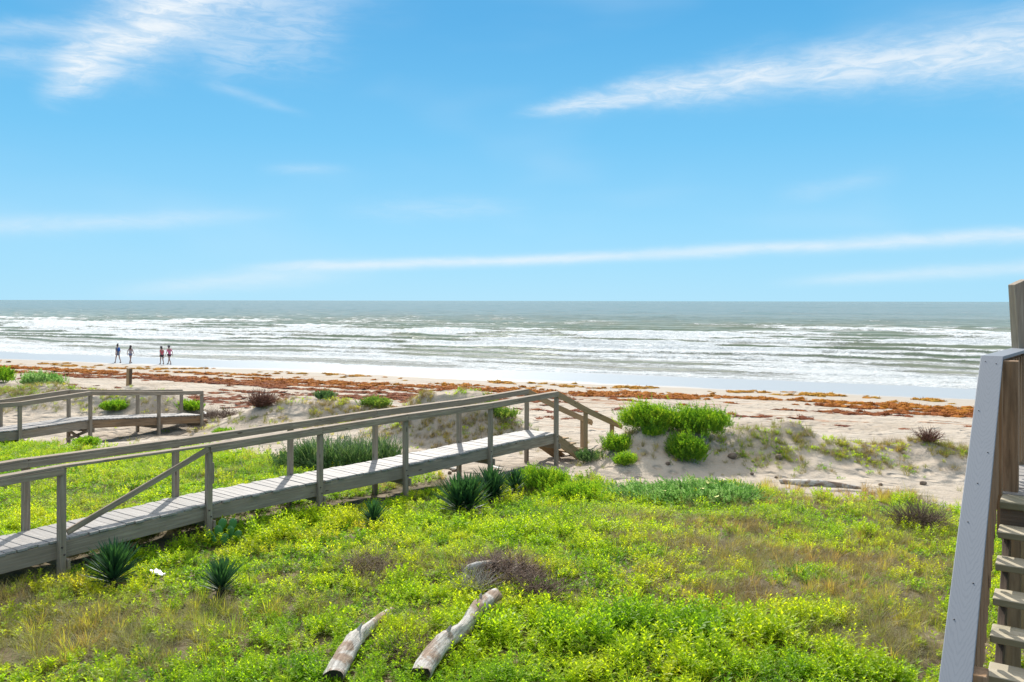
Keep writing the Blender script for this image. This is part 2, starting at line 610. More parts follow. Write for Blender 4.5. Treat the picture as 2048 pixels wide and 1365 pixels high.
t.put(b.inputs['Specular IOR Level'], t.lin(fm, 0, 1, .07, .05))
w1 = t.noise(t.mapv(st, (.6, 1.2, 1)), 1.3, 6, .62, .3)
w2 = t.noise(t.mapv(st, (.6, 1.2, 1)), .22, 4, .6, .3)
calm = t.ss(T_, 60, 78, .06, 1.0)
hh = t.add(t.mul(t.mul(w1, .12), calm), t.mul(t.mul(w2, .40), t.ss(T_, 90, 300)))
hh = t.add(hh, t.mul(fm, t.mul(n2, .42)))
t.put(b.inputs['Normal'], t.bump(hh, 1.0, 1.0))
df = t.new('ShaderNodeBsdfDiffuse')
t.l.new(b.inputs['Base Color'].links[0].from_socket, df.inputs['Color'])
t.l.new(b.inputs['Normal'].links[0].from_socket, df.inputs['Normal'])
ms = t.new('ShaderNodeMixShader')
t.put(ms.inputs[0], t.lin(T_, 60, 500, .60, .36))
t.l.new(b.outputs[0], ms.inputs[1]); t.l.new(df.outputs[0], ms.inputs[2])
t.l.new(ms.outputs[0], t.n['Material Output'].inputs['Surface'])
tag(link('sea', me, M_sea), 'grey green sea with ranks of white breaking surf', 'sea', kind='structure')

# ------------------------------------------------------------------ wood


def wood(name, light, dark, tint=(.3, .2, .1), knots=True, rough=.85, amt=.5, grain=26, moss_shade=None):
    m, t, b = material(name)
    oi = t.new('ShaderNodeObjectInfo')
    co = t.new('ShaderNodeTexCoord').outputs['Object']
    off = t.new('ShaderNodeVectorMath', operation='ADD')
    t.l.new(co, off.inputs[0])
    t.l.new(t.comb(t.mul(oi.outputs['Random'], 37), t.mul(oi.outputs['Random'], 11), t.mul(oi.outputs['Random'], 5)), off.inputs[1])
    v = off.outputs[0]
    g = t.noise(t.mapv(v, (1.1, grain, grain)), 1.6, 8, .7, .35)
    g2 = t.noise(t.mapv(v, (.5, 7, 7)), 1.5, 5, .6, .8)
    blot = t.noise(v, 1.7, 4, .6)
    c = t.ramp(g, [(.28, dark), (.52, tuple((a + b_) / 2 for a, b_ in zip(light, dark))), (.70, light)])
    c = t.mix(t.ss(g2, .5, .72, 0, amt), c, tint)
    c = t.mix(t.ss(blot, .5, .75, 0, .4), c, dark)
    c = t.mix(t.lin(oi.outputs['Random'], 0, 1, 0, .48), c, tuple(x * .55 for x in light))
    if knots:
        vo = t.new('ShaderNodeTexVoronoi', feature='F1')
        t.l.new(t.mapv(v, (1.6, 7, 7)), vo.inputs['Vector'])
        vo.inputs['Scale'].default_value = 1.0
        c = t.mix(t.ss(vo.outputs['Distance'], .12, .06), c, tuple(x * .6 for x in dark))
    if moss_shade:
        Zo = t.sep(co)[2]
        c = t.mix(t.ss(Zo, .023, .017, 0, .75), c, (.10, .095, .045))  # dark below the top edge: shade of the tread fronts put into the colour
        c = t.mix(t.ss(t.noise(v, 3.1, 4, .6), .5, .7, 0, .6), c, moss_shade)
    t.put(b.inputs['Base Color'], c)
    t.put(b.inputs['Roughness'], rough)
    t.put(b.inputs['Specular IOR Level'], .25)
    t.put(b.inputs['Normal'], t.bump(t.add(g, t.mul(g2, .4)), .7, .006))
    return m


M_grey = wood('weathered_grey_wood', (.47, .39, .30), (.14, .10, .07), (.33, .21, .12))
M_deck = wood('bleached_deck_wood', (.44, .41, .38), (.22, .20, .18), (.30, .26, .22), knots=False, rough=.62, amt=.4)
M_tan = wood('newer_tan_wood', (.50, .35, .20), (.25, .155, .08), (.38, .24, .12))
M_brown = wood('brown_weathered_wood', (.40, .265, .16), (.12, .07, .038), (.42, .22, .09), grain=18)
M_tread = wood('pale_tread_wood', (.60, .53, .40), (.36, .30, .20), (.36, .31, .15), knots=False, rough=.7, moss_shade=(.13, .13, .07))
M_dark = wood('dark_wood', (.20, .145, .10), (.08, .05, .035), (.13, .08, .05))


def board_run(parent, a0, a1, b0, b1, name, mat, width=.138, gap=.008, thick=.036, over=.03, zoff=0.0):
    """deck boards between edge a (front) and edge b (back)"""
    a0, a1, b0, b1 = map(Vector, (a0, a1, b0, b1))
    L = ((a1 - a0).length + (b1 - b0).length) / 2
    n = max(1, round(L / (width + gap)))
    w = L / n - gap
    meshes = []
    W_ = (a0 - b0).length + 2 * over
    for k in range(4):
        meshes.append(box_mesh(name, W_ + random.uniform(-.02, .02), w, thick, .004))
        meshes[-1].materials.append(mat)
    for i in range(n):
        f = (i + .5) / n
        pa = a0.lerp(a1, f); pb = b0.lerp(b1, f)
        up = (0, 0, 1)
        M = frame(pa, pb, up)
        M = M @ Matrix.Rotation(random.uniform(-.006, .006), 4, 'Z') @ Matrix.Rotation(random.uniform(-.012, .012), 4, 'X')
        M.translation += Vector((0, 0, zoff - thick / 2 + random.uniform(-.004, .007)))
        M.translation += (pb - pa).normalized() * random.uniform(-.022, .022)
        link(name, meshes[i % 4], mat, parent, M)


# ------------------------------------------------------------------ the main boardwalk
PF = [(-7.72, 9.42), (-6.33, 11.6), (-5.02, 13.66), (-3.575, 15.36), (-2.17, 16.9), (-.496, 19.04), (1.14, 21.1)]
RZ = [3.66, 3.68, 3.615, 3.645, 3.68, 3.65, 3.69]
DZ = 2.62
WD = 0.90
PF = [Vector((x, y, 0)) for x, y in PF]
dirs = []
for i in range(len(PF)):
    a = PF[max(0, i - 1)]; c_v = PF[min(len(PF) - 1, i + 1)]
    dirs.append((c_v - a).normalized())
NB = [Vector((-d.y, d.x, 0)) for d in dirs]
PB = [PF[i] + NB[i] * (WD + .06) for i in range(len(PF))]
bw = thing('boardwalk', (PF[3].x, PF[3].y, 2.0), 'long grey timber boardwalk over the green dune field ending in steps to the beach', 'boardwalk')


def V3(p, z): return Vector((p.x, p.y, z))


for i in range(len(PF) - 1):
    inn0, inn1 = NB[i] * .065, NB[i + 1] * .065
    a0, a1 = PF[i] + inn0, PF[i + 1] + inn1
    b0, b1 = PB[i] - inn0, PB[i + 1] - inn1
    board_run(bw, V3(a0, DZ), V3(a1, DZ), V3(b0, DZ), V3(b1, DZ), 'deck_board', M_deck)
    # rim joists
    jz = DZ - .036 - .118
    n_ = NB[i] * .0
    beam('joist', V3(a0, jz), V3(a1, jz), .038, .232, M_grey, bw)
    beam('joist', V3(b0, jz), V3(b1, jz), .038, .232, M_grey, bw)
    # hand rails: a flat cap, and a board below it on the inner faces of the posts
    for side, P, z0, z1 in (('f', PF, RZ[i], RZ[i + 1]), ('b', PB, RZ[i] - .01, RZ[i + 1] - .005)):
        beam('rail_cap', V3(P[i], z0 - .019), V3(P[i + 1], z1 - .019), .145, .036, M_grey, bw)
        s_ = 1 if side == 'f' else 1
        if not (side == 'f' and i == 1):
            off = (NB[i] + NB[i + 1]) * .5 * (-.066 if side == 'f' else -.066)
            beam('rail_board', V3(P[i] + off, z0 - .084), V3(P[i + 1] + off, z1 - .084), .036, .092, M_grey, bw)
for i in range(len(PF)):
    yaw = math.atan2(dirs[i].y, dirs[i].x)
    for P, k in ((PF, 0), (PB, 1)):
        x, y = P[i].x, P[i].y
        g = gz(x, y)
        mt = M_grey
        post('post', x, y, g - .4, RZ[i] - .04, .092, mt, bw, yaw, (random.uniform(-.01, .01), random.uniform(-.01, .01)))
    # ledger across under the joists
    o_ = dirs[i] * .07
    zz = DZ - .036 - .232 - .075
    beam('cross_beam', V3(PF[i] + o_ - NB[i] * .08, zz), V3(PB[i] + o_ + NB[i] * .08, zz), .038, .145, M_grey, bw)
# the rail board that has dropped at one end
q0 = V3(PF[2] - dirs[2] * .05 + NB[2] * .01 - NB[1] * .07, RZ[2] - .07)
q1 = V3(PF[1] + (PF[2] - PF[1]) * .055 + NB[1] * .10, DZ + .065)
beam('rail_board', q0, q1, .038, .088, M_grey, bw, label='fallen rail board, one end dropped onto the deck')
# cleat on the second post
beam('cleat', V3(PF[2] + dirs[2] * .065, 2.95), V3(PF[2] + dirs[2] * .065, 3.3), .036, .07, M_grey, bw, up=(dirs[2].x, dirs[2].y, 0))

# bolts through the front posts
M_bolt, _t, _b = material('rusty_bolt')
_t.put(_b.inputs['Base Color'], (.05, .03, .02, 1)); _t.put(_b.inputs['Roughness'], .6)
bolt_me = ellipsoid('bolt', .016, .016, .012, M_bolt, 8, 5)
for i in range(len(PF)):
    for dz_ in (-.09, -.20):
        p_ = V3(PF[i] - NB[i] * .05 + dirs[i] * (.018 if dz_ < -.1 else -.015), DZ + dz_)
        link('bolt', bolt_me, None, bw, Matrix.Translation(p_))
# steps at the seaward end
Q1 = Vector((1.97, 22.02, 0)); Q2 = Vector((2.76, 22.72, 0)); Q3 = Vector((3.02, 22.93, 0))
dq = (Q1 - PF[-1]).normalized(); nq = Vector((-dq.y, dq.x, 0))
offb = nq * 1.02
zq = [RZ[-1], 3.16, 2.73, 2.60]
for off in (Vector((0, 0, 0)), offb):
    s0 = PB[-1] if off.length else PF[-1]
    pts = [s0, Q1 + off, Q2 + off, Q3 + off]
    for k in range(3):
        beam('stair_rail', V3(pts[k], zq[k] - .019), V3(pts[k + 1], zq[k + 1] - .019), .14, .036, M_tan, bw)
        beam('stair_rail_board', V3(pts[k] + nq * -.055, zq[k] - .10), V3(pts[k + 1] + nq * -.055, zq[k + 1] - .10), .034, .12, M_tan, bw)
    for k, (zt) in ((1, zq[1]), (2, zq[2])):
        g = gz(pts[k].x, pts[k].y)
        post('stair_post', pts[k].x, pts[k].y, g - .4, zt - .04, .09, M_tan, bw, math.atan2(dq.y, dq.x))
    e0 = s0 + dq * .06 + nq * (.06 if off.length == 0 else -.06)
    st0 = V3(e0, DZ - .16); st1 = V3(e0 + dq * 1.42, DZ - .16 - .82)
    beam('stringer', st0, st1, .038, .26, M_tan, bw)
for k in range(4):
    c0 = PF[-1] + dq * (.10 + .31 * (k + 1)) + nq * .02
    z = DZ - .178 * (k + 1)
    beam('tread', V3(c0, z - .02), V3(c0 + nq * .98, z - .02), .27, .038, M_tan, bw)

# ------------------------------------------------------------------ the far boardwalk on the left
fw_px = [(-360, 830, 900, 20.4), (-140, 816, 876, 22.3), (40, 804, 860, 24.2), (181, 783, 839, 26.2), (318, 783.5, 833.5, 28.6), (404, 782, 830, 30.3)]
FP = []
for px, ry, dyk, d in fw_px:
    r_ = at(px, ry, d); k_ = at(px, dyk, d)
    FP.append((Vector((r_.x, r_.y, 0)), r_.z, k_.z))
print('FPZ', [(round(a.x,1),round(a.y,1),round(r_,2),round(k,2),round(gz(a.x,a.y),2)) for a,r_,k in FP])
fb = thing('boardwalk', (FP[3][0].x, FP[3][0].y, 1.5), 'shorter timber boardwalk farther off over bare sand, with a cross brace under its deck', 'boardwalk')
n = len(FP)
fd = [(FP[min(n - 1, i + 1)][0] - FP[max(0, i - 1)][0]).normalized() for i in range(n)]
fn = [Vector((-d.y, d.x, 0)) for d in fd]
FB = [FP[i][0] + fn[i] * 1.05 for i in range(n)]
for i in range(n - 1):
    a, ra, ka = FP[i]; c, rc, kc = FP[i + 1]
    A, C_ = a + fn[i] * .06, c + fn[i + 1] * .06
    B0, B1 = FB[i] - fn[i] * .06, FB[i + 1] - fn[i + 1] * .06
    board_run(fb, V3(A, ka), V3(C_, kc), V3(B0, ka), V3(B1, kc), 'deck_board', M_deck)
    for u, v in ((A, C_), (B0, B1)):
        beam('joist', V3(u, ka - .17), V3(v, kc - .17), .038, .25, M_grey if i < 3 else M_brown, fb)
    for (p_, q_) in ((a, c), (FB[i], FB[i + 1])):
        beam('rail_cap', V3(p_, ra - .019), V3(q_, rc - .019), .14, .036, M_grey, fb)
        beam('rail_board', V3(p_ - fn[i] * .06, ra - .084), V3(q_ - fn[i + 1] * .06, rc - .084), .036, .092, M_grey, fb)
for i in range(n):
    for P in (FP[i][0], FB[i]):
        post('post', P.x, P.y, gz(P.x, P.y) - .4, FP[i][1] - .04, .092, M_grey, fb, math.atan2(fd[i].y, fd[i].x))
    zz = FP[i][2] - .036 - .25 - .07
    beam('cross_beam', V3(FP[i][0] + fd[i] * .07 - fn[i] * .1, zz), V3(FB[i] + fd[i] * .07 + fn[i] * .1, zz), .038, .14, M_grey, fb)
# cross brace between the legs
zt = FP[3][2] - .33
p_, q_ = FP[3][0] - fd[3] * .07, FB[3] - fd[3] * .07
p2, q2 = FP[3][0] - fd[3] * .115, FB[3] - fd[3] * .115
g_ = gz(p_.x, p_.y)
beam('cross_brace', V3(p_, zt - .02), V3(q_, g_ + .12), .036, .09, M_grey, fb)
beam('cross_brace', V3(q2, zt - .02), V3(p2, g_ + .12), .036, .09, M_grey, fb)
# low steps at its end
e = FP[-1][0]; eb = FB[-1]; de = fd[-1]
for k in range(2):
    z = FP[-1][2] - .036 - .2 * (k + 1)
    beam('tread', V3(e + de * (.18 + .27 * k), z), V3(eb + de * (.18 + .27 * k), z), .26, .038, M_brown, fb)
for u in (e + fn[-1] * .12, eb - fn[-1] * .12):
    beam('stringer', V3(u + de * .05, FP[-1][2] - .25), V3(u + de * .75, FP[-1][2] - .62), .038, .2, M_brown, fb)

# ------------------------------------------------------------------ the staircase at the right
u = Vector((-.556, -.831, 0)).normalized()      # downhill, towards the viewer
v = Vector((.831, -.556, 0)).normalized()       # across, to the right
C0 = Vector((3.84, 6.60, 5.565))                # outer corner of the hand rail
SL = .60
stc = thing('staircase', (C0.x, C0.y, 4.4), 'brown timber stairs with open treads and a grey wood-grain handrail cap, at the right edge', 'staircase')
M_cap, t, b = material('grey_composite_cap')
co = t.new('ShaderNodeTexCoord').outputs['Object']
X_, Y_, Z_ = t.sep(co)
# pressed cathedral grain: nested arches along the board
wob = t.noise(t.mapv(co, (2.2, 6, 1)), 1.0, 3, .5)
yy = t.add(t.mul(Y_, 1.0), t.mul(t.sub(t.noise(t.mapv(co, (1.3, 0, 0)), 1.0, 2), .5), .05))
para = t.mul(t.mul(yy, yy), 150.0)
ph = t.add(t.add(t.mul(X_, -15.0), t.mul(t.m('SQRT', t.add(t.mul(yy, yy), .00012)), 58.0)), t.mul(t.noise(t.mapv(co, (2.5, 11, 1)), 1.0, 4, .6), 4.5))
wv = t.m('SINE', t.mul(ph, 6.283))
fin = t.noise(t.mapv(co, (8, 90, 10)), 1.0, 3, .6)
gr = t.ss(t.add(wv, t.mul(t.sub(fin, .5), 1.4)), .15, .9)
t.put(b.inputs['Base Color'], t.mix(t.mul(gr, .5), (.165, .185, .212), (.13, .15, .178)))
t.put(b.inputs['Roughness'], .62)
t.put(b.inputs['Normal'], t.bump(gr, .12, .001))


def rail_pt(s, dx=0.0, dz=0.0):
    """point on the sloping rail, s metres (plan) below the corner"""
    return C0 + u * s + v * dx + Vector((0, 0, -SL * s + dz))


def cap_board(name, pts, th_, mat, parent, org, xdir):
    """cap board from its four top corners, with depth; local x runs along it"""
    x = xdir.normalized(); y = Vector((0, 0, 1)).cross(x).normalized(); z = x.cross(y)
    M = Matrix((x, y, z)).transposed().to_4x4(); M.translation = org
    Mi = M.inverted()
    bm = bmesh.new()
    top = [bm.verts.new(Mi @ Vector(p)) for p in pts]
    bot = [bm.verts.new(Mi @ (Vector(p) - z * th_)) for p in pts]
    nn_ = len(pts)
    bm.faces.new(top); bm.faces.new(bot[::-1])
    for k in range(nn_):
        bm.faces.new((top[k], bot[k], bot[(k + 1) % nn_], top[(k + 1) % nn_]))
    bmesh.ops.recalc_face_normals(bm, faces=bm.faces)
    bmesh.ops.bevel(bm, geom=list(bm.edges), offset=.004, segments=2, affect='EDGES', profile=.6)
    me_ = bpy.data.meshes.new(name); bm.to_mesh(me_); bm.free()
    return link(name, me_, mat, parent, M)


hw = .078
s_end = 3.2
u2 = Vector((math.sin(R(39.5)), math.cos(R(39.5)), 0))      # the landing rail runs on, away from us
v2 = Vector((u2.y, -u2.x, 0))
slope_dir = (u + Vector((0, 0, -SL))).normalized()
cap_board('rail_cap', [rail_pt(0, -hw), rail_pt(0, hw), rail_pt(s_end, hw), rail_pt(s_end, -hw)], .028, M_cap, stc, rail_pt(1.5), -slope_dir)
cL, cR = rail_pt(0, -hw), rail_pt(0, hw)
cap_board('rail_cap', [cL + Vector((0, 0, .001)), cL + u2 * 2.6 + Vector((0, 0, .001)), cR + u2 * 2.6 + Vector((0, 0, .001)), cR + Vector((0, 0, .001))], .028, M_cap, stc, C0 + u2, u2)
M_screw, _t, _b = material('rusty_screw')
_t.put(_b.inputs['Base Color'], (.03, .025, .02, 1)); _t.put(_b.inputs['Roughness'], .5)
scr = ellipsoid('screw', .0055, .0055, .003, M_screw, 8, 4)
for (s_, dx_) in ((.07, -.04), (.09, .035), (.62, -.045), (1.02, .04), (1.30, .0), (1.62, -.03), (2.05, .035), (2.3, -.04)):
    link('screw', scr, None, stc, Matrix.Translation(rail_pt(s_, dx_, .001)))
# rails under the cap
beam('top_rail', rail_pt(.05, 0, -.075), rail_pt(s_end, 0, -.075), .038, .088, M_brown, stc)
beam('top_rail', C0 + u2 * .03 + Vector((0, 0, -.075)), C0 + u2 * 2.5 + Vector((0, 0, -.075)), .038, .088, M_brown, stc)
# corner post, newel lower down, landing posts
zl = 4.494          # landing surface
cp = C0 - u * .05 + v * .115
post('post', cp.x, cp.y, zl, C0.z - .035, .135, M_brown, stc, math.atan2(v.y, v.x))
nwp = rail_pt(2.52, .075)
post('post', nwp.x, nwp.y, nwp.z - 1.7, nwp.z - .045, .135, M_brown, stc, math.atan2(v.y, v.x))
tp = C0 + u2 * 1.36 - v2 * .03
post('post', tp.x + .03, tp.y, zl - .3, C0.z - .03, .09, M_brown, stc, math.atan2(v2.y, v2.x))
# tall leaning post standing up above the rail, its top cut on a slant
tpb = at(2043, 698, 7.72)
bm = bmesh.new()
sx = .058
prof = [(-sx, -sx), (sx, -sx), (sx, sx), (-sx, sx)]
lo = [bm.verts.new((a, b_, 0)) for a, b_ in prof]
hi = [bm.verts.new((a - .035, b_, .60 + (a + sx) * .45)) for a, b_ in prof]
bm.faces.new(lo[::-1]); bm.faces.new(hi)
for k in range(4): bm.faces.new((lo[k], lo[(k + 1) % 4], hi[(k + 1) % 4], hi[k]))
bmesh.ops.recalc_face_normals(bm, faces=bm.faces)
bmesh.ops.bevel(bm, geom=list(bm.edges), offset=.004, segments=1, affect='EDGES')
for q_ in bm.verts: q_.co = Vector((q_.co.z, q_.co.y, -q_.co.x))
me = bpy.data.meshes.new('tall_post'); bm.to_mesh(me); bm.free()
Mt = Matrix.Translation(tpb) @ Matrix.Rotation(R(-90), 4, 'Y') @ Matrix.Rotation(0, 4, 'X')
o = link('tall_post', me, M_grey, stc, Mt)
o['label'] = 'tall post with a slanted top rising above the rail'
# balusters hanging from the sloping rail and along the landing
bal = box_mesh('baluster', .93, .04, .036, .003)
bal.materials.append(M_brown)
for k in range(22):
    s = .16 + .135 * k
    if abs(s - 2.52) < .08: continue
    P = rail_pt(s, .040)
    M = frame(P + Vector((0, 0, -.05)), P + Vector((0, 0, -.05 - .93)), up=tuple(v))
    link('baluster', bal, M_brown, stc, M)
wide = rail_pt(.10, .062)
beam('baluster', wide + Vector((0, 0, -.05)), wide + Vector((0, 0, -1.33)), .036, .088, M_brown, stc, up=tuple(u), label='wide board hanging beside the corner post')
for k in range(17):
    P = C0 + u2 * (.16 + .135 * k) + v2 * .055
    link('baluster', bal, M_brown, stc, frame(P + Vector((0, 0, -.05)), P + Vector((0, 0, -.98)), up=tuple(v2)))
# treads
P1 = Vector((3.54, 6.05, 0)) + v * .02
RI, RU = .170, .246
wt = 1.5
for k in range(8):
    nz = zl - RI * (k + 1)
    p0 = P1 + u * (RU * k)
    cc = p0 - u * .12
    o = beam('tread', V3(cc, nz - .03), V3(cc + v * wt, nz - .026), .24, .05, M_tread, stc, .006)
# landing edge board, riser and landing boards
pl = P1 - u * RU
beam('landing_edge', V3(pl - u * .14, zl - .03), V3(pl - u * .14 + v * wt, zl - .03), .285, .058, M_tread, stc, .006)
beam('riser', V3(pl - u * .06, zl - .16), V3(pl - u * .06 + v * wt, zl - .16), .04, .19, M_dark, stc)
la = pl - u * .29
board_run(stc, V3(la + v * .0, zl), V3(la - u * 2.6 + v * .0, zl), V3(la + v * wt, zl), V3(la - u * 2.6 + v * wt, zl), 'deck_board', M_deck, .14, .006)
for dx_ in (.05, wt - .05):
    j0 = la + v * dx_
    beam('joist', V3(j0 + u * .2, zl - .16), V3(j0 - u * 2.6, zl - .16), .038, .23, M_dark, stc)
    s0 = P1 + v * dx_ - u * .28
    beam('stringer', V3(s0, zl - .27), V3(s0 + u * RU * 9, zl - .27 - RI * 9), .045, .20, M_dark, stc)
# legs under the landing
for (a_, b_) in ((at(2024, 1072, 7.7), .15), (at(2024, 1072, 7.7) - u * 2.2, .14), (at(2024, 1072, 7.7) + v * 1.25, .14)):
    post('leg', a_.x, a_.y, gz(a_.x, a_.y) - .3, zl - .29, b_, M_brown, stc, math.atan2(v.y, v.x))

# ------------------------------------------------------------------ sign post on the beach
sp = Vector((-18.6, 40.0, 0)); sp.z = gz(sp.x, sp.y)
o = thing('marker_post', tuple(sp), 'lone tan wooden post with a darker board fixed to its side, on the upper beach', 'post')
topz = at(258, 737, 40).z
post('post', sp.x - .04, sp.y, sp.z - .3, topz, .13, M_tan, o, 0, (.05, 0))
beam('board', (sp.x + .10, sp.y + .02, topz - .85), (sp.x + .135, sp.y + .02, topz - .03), .05, .11, M_dark, o, up=(1, 0, 0))

# ------------------------------------------------------------------ plants


def leaf_mat(name, stops, trans=.5, rough=.5, attrname='tint', rand=.25, spec=.35, tcol=None):
    """foliage: reflects and lets light through; colour from an instance attribute"""
    m, t, b = material(name)
    if attrname:
        a = t.new('ShaderNodeAttribute', attribute_name=attrname, attribute_type='INSTANCER').outputs['Fac']
    else:
        a = t.noise(t.new('ShaderNodeTexCoord').outputs['Object'], 2.2, 3, .6)
    r = t.new('ShaderNodeAttribute', attribute_name='r').outputs['Fac']
    f = t.add(a, t.mul(t.sub(r, .5), rand))
    c = t.ramp(f, stops)
    t.put(b.inputs['Base Color'], c)
    t.put(b.inputs['Roughness'], rough)
    t.put(b.inputs['Specular IOR Level'], spec)
    tr = t.new('ShaderNodeBsdfTranslucent')
    t.put(tr.inputs['Color'], t.mix(1.0, c, tcol or (1.7, 1.66, .75), 'MULTIPLY'))
    ms = t.new('ShaderNodeMixShader')
    ms.inputs[0].default_value = trans
    t.l.new(b.outputs[0], ms.inputs[1]); t.l.new(tr.outputs[0], ms.inputs[2])
    t.l.new(ms.outputs[0], t.n['Material Output'].inputs['Surface'])
    return m


class Geo:
    def __init__(s): s.V = []; s.F = []; s.r = []

    def strip(s, pts, ws, side, r):
        """a tapering ribbon through pts, half widths ws, ending in a point"""
        b0 = len(s.V)
        for p, w in zip(pts[:-1], ws):
            s.V.append(p - side * w); s.V.append(p + side * w); s.r += [r, r]
        s.V.append(pts[-1]); s.r.append(r)
        n = len(pts) - 1
        for i in range(n - 1):
            a = b0 + 2 * i
            s.F.append((a, a + 1, a + 3)); s.F.append((a, a + 3, a + 2))
        a = b0 + 2 * (n - 1)
        s.F.append((a, a + 1, b0 + 2 * n))

    def leaf(s, base, d, side, L, w, fold, r):
        """a lance shaped leaf, folded along its middle, tip drooping"""
        up = side.cross(d)
        b0 = len(s.V)
        s.V += [base, base + d * L * .42 - side * w + up * fold, base + d * L * .45, base + d * L * .42 + side * w + up * fold, base + d * L - Vector((0, 0, L * .14))]
        s.r += [r] * 5
        s.F += [(b0, b0 + 2, b0 + 1), (b0, b0 + 3, b0 + 2), (b0 + 1, b0 + 2, b0 + 4), (b0 + 2, b0 + 3, b0 + 4)]

    def tube(s, pts, rad, sides=3, r=.5):
        b0 = len(s.V)
        for i, p in enumerate(pts):
            d = (pts[min(i + 1, len(pts) - 1)] - pts[max(i - 1, 0)]).normalized()
            a = d.orthogonal().normalized(); b_ = d.cross(a)
            rr_ = rad[i] if hasattr(rad, '__len__') else rad * (1 - .7 * i / (len(pts) - 1))
            for k in range(sides):
                an = k * 6.2832 / sides
                s.V.append(p + a * math.cos(an) * rr_ + b_ * math.sin(an) * rr_); s.r.append(r)
        for i in range(len(pts) - 1):
            for k in range(sides):
                p0 = b0 + i * sides + k; p1 = b0 + i * sides + (k + 1) % sides
                s.F.append((p0, p1, p1 + sides)); s.F.append((p0, p1 + sides, p0 + sides))

    def mesh(s, name, mat, smooth=False):
        me_ = np_mesh(name, [tuple(q) for q in s.V], s.F, smooth)
        attr(me_, 'r', s.r)
        me_.materials.append(mat)
        return me_


U = random.uniform


def rdir(az_, el_): return Vector((math.cos(az_) * math.cos(el_), math.sin(az_) * math.cos(el_), math.sin(el_)))


def herb(name, mat, stems=6, h=.20, nl=11, ll=.058, lw=.30, spread=.09, lean=.6):
    g = Geo()
    for i in range(stems):
        a = U(0, 6.28); r0 = spread * math.sqrt(U(0, 1))
        base = Vector((math.cos(a) * r0, math.sin(a) * r0, 0))
        hh_ = h * U(.6, 1.15)
        d = rdir(a + U(-.7, .7), R(90) - lean * r0 / spread * U(.5, 1.1))
        tip = base + d * hh_
        mid = base.lerp(tip, .5) + Vector((0, 0, .02))
        g.tube([base, mid, tip], .003, 3, .2)
        a0 = U(0, 6.28)
        for k in range(nl):
            f = .22 + .78 * (k + U(0, .6)) / nl
            p = base.lerp(mid, f * 2) if f < .5 else mid.lerp(tip, min(1, f * 2 - 1))
            a0 += 2.4 + U(-.3, .3)
            e_ = R(12) + R(42) * f * U(.6, 1.2)
            dd = rdir(a0, e_)
            side = dd.cross(Vector((0, 0, 1))).normalized()
            L = ll * U(.7, 1.2) * (1.15 - .45 * f * f)
            g.leaf(p, dd, side, L, L * lw * .5, L * .07, U(0, 1))
    return bpy.data.objects.new(name, g.mesh(name, mat))


def tuft(name, mat, n_=30, h=.34, w=.0035, spread=.06, lean=.7, droop=.35):
    g = Geo()
    for i in range(n_):
        a = U(0, 6.28); r0 = spread * math.sqrt(U(0, 1))
        base = Vector((math.cos(a) * r0, math.sin(a) * r0, 0))
        L = h * U(.5, 1.1)
        az_ = a + U(-1, 1); ln = lean * U(.1, 1)
        p = [base]; dd = rdir(az_, R(90) - ln)
        for k in range(3):
            p.append(p[-1] + dd * L / 3)
            dd = (dd - Vector((0, 0, droop * U(.4, 1.2))) + rdir(az_, 0) * .12).normalized()
        side = rdir(az_ + 1.57, 0)
        g.strip(p, [w, w * .9, w * .6], side, U(0, 1))
    return bpy.data.objects.new(name, g.mesh(name, mat))


def scatter(name, P, rotz, scale, tint, sources, tiltx=None, sz=None):
    """one object holding copies of the source plants at points P (geometry nodes)"""
    n_ = len(P)
    me_ = bpy.data.meshes.new(name)
    me_.vertices.add(n_)
    me_.vertices.foreach_set('co', np.asarray(P, dtype=np.float32).ravel())
    tx = rng.normal(0, .12, n_) if tiltx is None else tiltx
    ty = rng.normal(0, .12, n_)
    attr(me_, 'rot', np.stack([tx, ty, rotz], -1), 'FLOAT_VECTOR')
    sc3 = np.stack([scale, scale, scale if sz is None else sz], -1)
    attr(me_, 'scl', sc3, 'FLOAT_VECTOR')
    attr(me_, 'tint', tint)
    attr(me_, 'idx', rng.integers(0, len(sources), n_), 'INT')
    o = bpy.data.objects.new(name, me_)
    COL.objects.link(o)
    ng = bpy.data.node_groups.new(name, 'GeometryNodeTree')
    ng.interface.new_socket('Geometry', in_out='INPUT', socket_type='NodeSocketGeometry')
    ng.interface.new_socket('Geometry', in_out='OUTPUT', socket_type='NodeSocketGeometry')
    N = ng.nodes; Lk = ng.links
    gi = N.new('NodeGroupInput'); go = N.new('NodeGroupOutput')
    iop = N.new('GeometryNodeInstanceOnPoints')
    jn = N.new('GeometryNodeJoinGeometry')
    for s_ in sources:
        oi = N.new('GeometryNodeObjectInfo'); oi.inputs['Object'].default_value = s_
        oi.inputs['As Instance'].default_value = True
        Lk.new(oi.outputs['Geometry'], jn.inputs[0])
    Lk.new(gi.outputs[0], iop.inputs['Points'])
    Lk.new(jn.outputs[0], iop.inputs['Instance'])
    iop.inputs['Pick Instance'].default_value = True

    def na(nm, ty):
        q_ = N.new('GeometryNodeInputNamedAttribute'); q_.data_type = ty; q_.inputs['Name'].default_value = nm
        return q_.outputs['Attribute']
    Lk.new(na('idx', 'INT'), iop.inputs['Instance Index'])
    Lk.new(na('rot', 'FLOAT_VECTOR'), iop.inputs['Rotation'])
    Lk.new(na('scl', 'FLOAT_VECTOR'), iop.inputs['Scale'])
    Lk.new(iop.outputs[0], go.inputs[0])
    md = o.modifiers.new('scatter', 'NODES'); md.node_group = ng
    o['kind'] = 'stuff'
    return o


